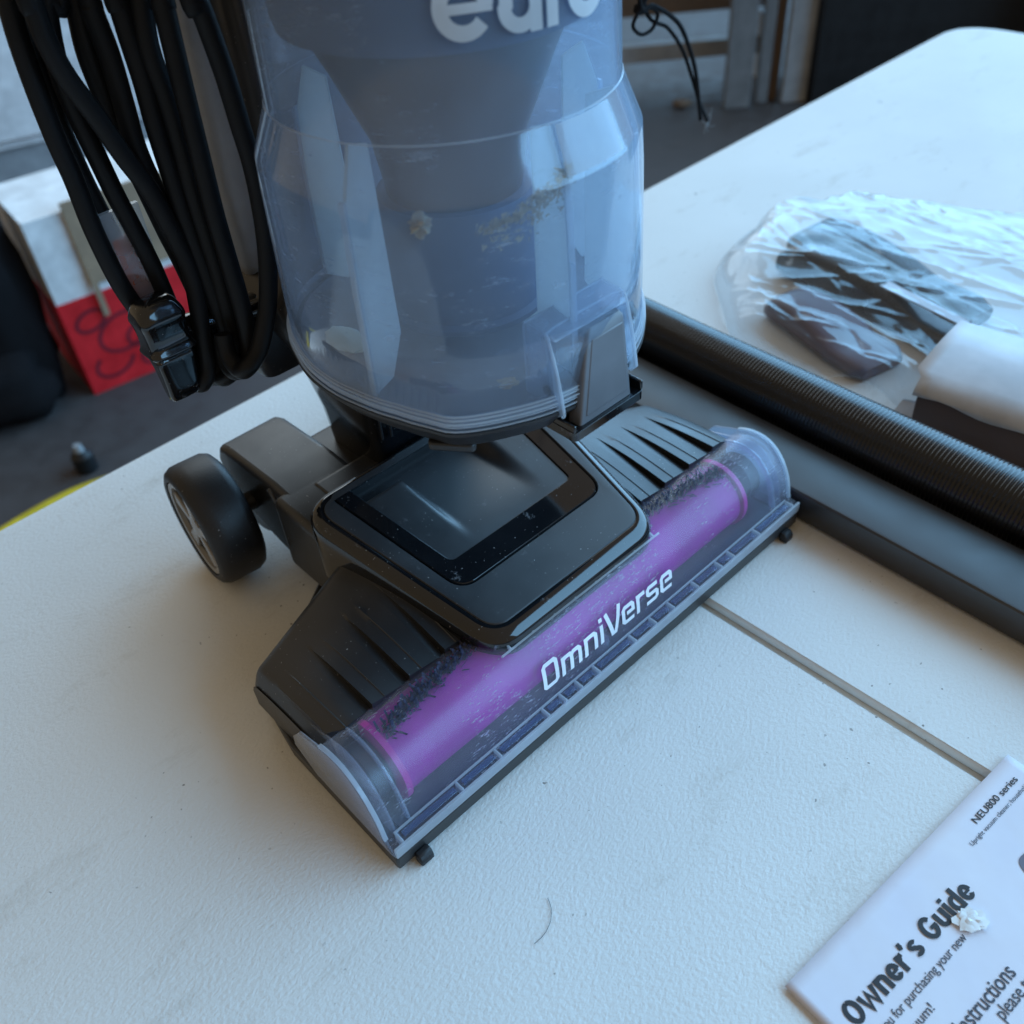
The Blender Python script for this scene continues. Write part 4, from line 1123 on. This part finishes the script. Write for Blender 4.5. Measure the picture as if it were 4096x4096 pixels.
# ------------------------------------------------------------------ things on the garage floor, out of focus
# red and white carton
ra = math.atan2(1.919 - 1.838, -0.827 + 0.945)
rb = empty('carton', (-0.945, 1.838, FZ), ra, 'red and white carton with swirl print and brown flap standing on the dark floor', 'box')
part('carton_base', *box(0, 0.40, 0, 0.26, 0, 0.232), 'red', rb, smooth=False)
part('carton_top', *box(0.002, 0.398, 0.002, 0.258, 0.232, 0.42), 'whitepaint', rb, smooth=False)
part('carton_flap', *box(0.085, 0.36, -0.010, -0.004, 0.255, 0.44), 'card', rb, smooth=False)
part('carton_flap', *box(0.085, 0.098, -0.014, -0.010, 0.18, 0.29), 'card', rb, smooth=False)
def swirl(cx, cz, rx, rz, a0, a1, tilt=0.3):
    p = []
    for i in range(33):
        a = math.radians(a0 + (a1 - a0) * i / 32); x = rx * math.cos(a); z = rz * math.sin(a)
        p.append((cx + x * math.cos(tilt) - z * math.sin(tilt), cz + x * math.sin(tilt) + z * math.cos(tilt)))
    v, f = stroke(p, 0.009)
    return [(q[0], -0.001, q[1]) for q in v], f
part('swirl_print', *join(swirl(0.055, 0.175, 0.034, 0.022, 0, 360), swirl(0.115, 0.125, 0.060, 0.042, 40, 330), swirl(0.150, 0.105, 0.034, 0.026, -20, 320), swirl(0.165, 0.048, 0.034, 0.024, 0, 360), swirl(0.07, 0.06, 0.045, 0.03, 120, 340)), 'darkred', rb, smooth=False)
# white storage cabinet behind it
cb = empty('cabinet', (-2.55, 2.55, FZ), 0.42, 'large white cabinet against the back of the garage behind the carton', 'cabinet')
part('cabinet_body', *box(0, 2.0, 0, 0.6, 0.165, 0.80), 'whitepaint', cb, smooth=False)
part('cabinet_door', *box(0.02, 0.99, -0.02, 0, 0.19, 0.785), 'whitepaint', cb, bevel=0.006)
part('cabinet_door', *box(1.01, 1.98, -0.02, 0, 0.19, 0.785), 'whitepaint', cb, bevel=0.006)
part('cabinet_plinth', *box(0.02, 1.98, 0.02, 0.58, 0, 0.165), 'palegrey', cb, smooth=False)
# dark bags at the far left
def soft_bag(name, loc, s, seed, label, cat, mat='cloth'):
    o = part(name, *blob((0, 0, 0), 1.0, seed, 0.22), mat, None, angle=180)
    o.location = loc; o.scale = s; tag(o, label, cat); return o
soft_bag('black_sack', (-1.17, 1.80, -0.66), (0.17, 0.13, 0.12), 6, 'black cloth sack slumped on the floor left of the carton', 'sack')
soft_bag('dark_backpack', (-1.085, 1.86, -0.50), (0.085, 0.10, 0.30), 3, 'tall dark backpack standing behind the black sack', 'backpack')
soft_bag('blue_bottle', (-1.20, 1.99 - 0.25, -0.66), (0.045, 0.045, 0.06), 1, 'pale blue plastic bundle at the left edge on the floor', 'bundle', 'blue')
# yellow hose on the floor
yh = part('yellow_hose', *tube(catmull([(-1.20, 1.00, FZ + 0.018), (-1.06, 1.24, FZ + 0.018), (-0.95, 1.385, FZ + 0.018), (-0.84, 1.470, FZ + 0.018), (-0.70, 1.50, FZ + 0.018), (-0.50, 1.44, FZ + 0.018)], 10), 0.017, 14), 'yellow', None)
tag(yh, 'yellow rubber hose curving across the dark floor below the table edge', 'hose')
bt = empty('spray_bottle', (-0.885, 1.560, FZ), 0, 'small black bottle with a pale grey cap beside the yellow hose', 'bottle')
part('bottle_body', *loft([disc_ring(0, 0, 0, 0.028, n=20), disc_ring(0, 0, 0.05, 0.028, n=20), disc_ring(0, 0, 0.065, 0.014, n=20)]), 'blackboard', bt)
part('bottle_cap', *loft([disc_ring(0, 0, 0.065, 0.013, n=16), disc_ring(0, 0, 0.085, 0.010, n=16)]), 'palegrey', bt)
bt.scale = (0.8, 0.8, 0.75)

# boards and panels behind the table, upper right
def slab(name, x0, x1, y, h, mat, label, cat, group=None, th=0.03):
    o = part(name, *box(0, x1 - x0, 0, th, 0, h), mat, None, bevel=0.003); o.location = (x0, y, FZ); tag(o, label, cat, group); return o
slab('grey_board', 0.855, 0.945, 3.28, 0.62, 'greypaint', 'grey board leaning leftmost of the upright boards', 'board', 'upright boards')
slab('grey_board', 0.975, 1.015, 3.31, 0.62, 'greypaint', 'narrow grey board second from the left of the uprights', 'board', 'upright boards')
slab('brown_board', 1.020, 1.055, 3.33, 0.62, 'brownboard', 'narrow brown board between two grey upright boards', 'board', 'upright boards')
slab('pale_board', 1.058, 1.145, 3.29, 0.62, 'palegrey', 'pale grey board standing next to the black panel', 'board', 'upright boards')
slab('black_backdrop_board', 1.150, 1.95, 3.26, 0.60, 'blackboard', 'wide black board standing behind the table corner', 'board', None, 0.3)
slab('slate_post', 1.96, 2.12, 3.36, 0.60, 'greypaint', 'dull grey post right of the black panel', 'post')
# low bench against the wall with a pale rail
bn = empty('bench', (-0.2, 3.55, FZ), 0, 'brown grey bench with a pale rail beside the upright boards', 'bench')
part('bench_front', *box(0, 1.3, 0.10, 0.14, 0.22, 0.9), 'brownboard', bn, smooth=False)
part('bench_rail', *box(0, 1.3, -0.02, 0.02, 0.10, 0.155), 'palegrey', bn, smooth=False)
part('bench_leg', *box(0, 0.06, 0, 0.06, 0, 0.22), 'palegrey', bn, smooth=False)
part('bench_leg', *box(1.24, 1.30, 0, 0.06, 0, 0.22), 'palegrey', bn, smooth=False)
lf = soft_bag('dry_leaf', (0.72, 3.33, FZ + 0.015), (0.035, 0.02, 0.014), 5, 'small tan scrap on the floor below the bench rail', 'scrap', 'brownboard')
# cardboard box at the far right corner
rc = empty('cardboard_box', (1.95, 3.05, FZ), -0.5, 'brown cardboard box with a white label beyond the far table corner', 'box')
part('box_body', *box(0, 0.5, 0, 0.4, 0, 0.62), 'card', rc, smooth=False)
part('box_label', *box(0.16, 0.34, -0.003, -0.0005, 0.10, 0.32), 'whitepaint', rc, smooth=False)
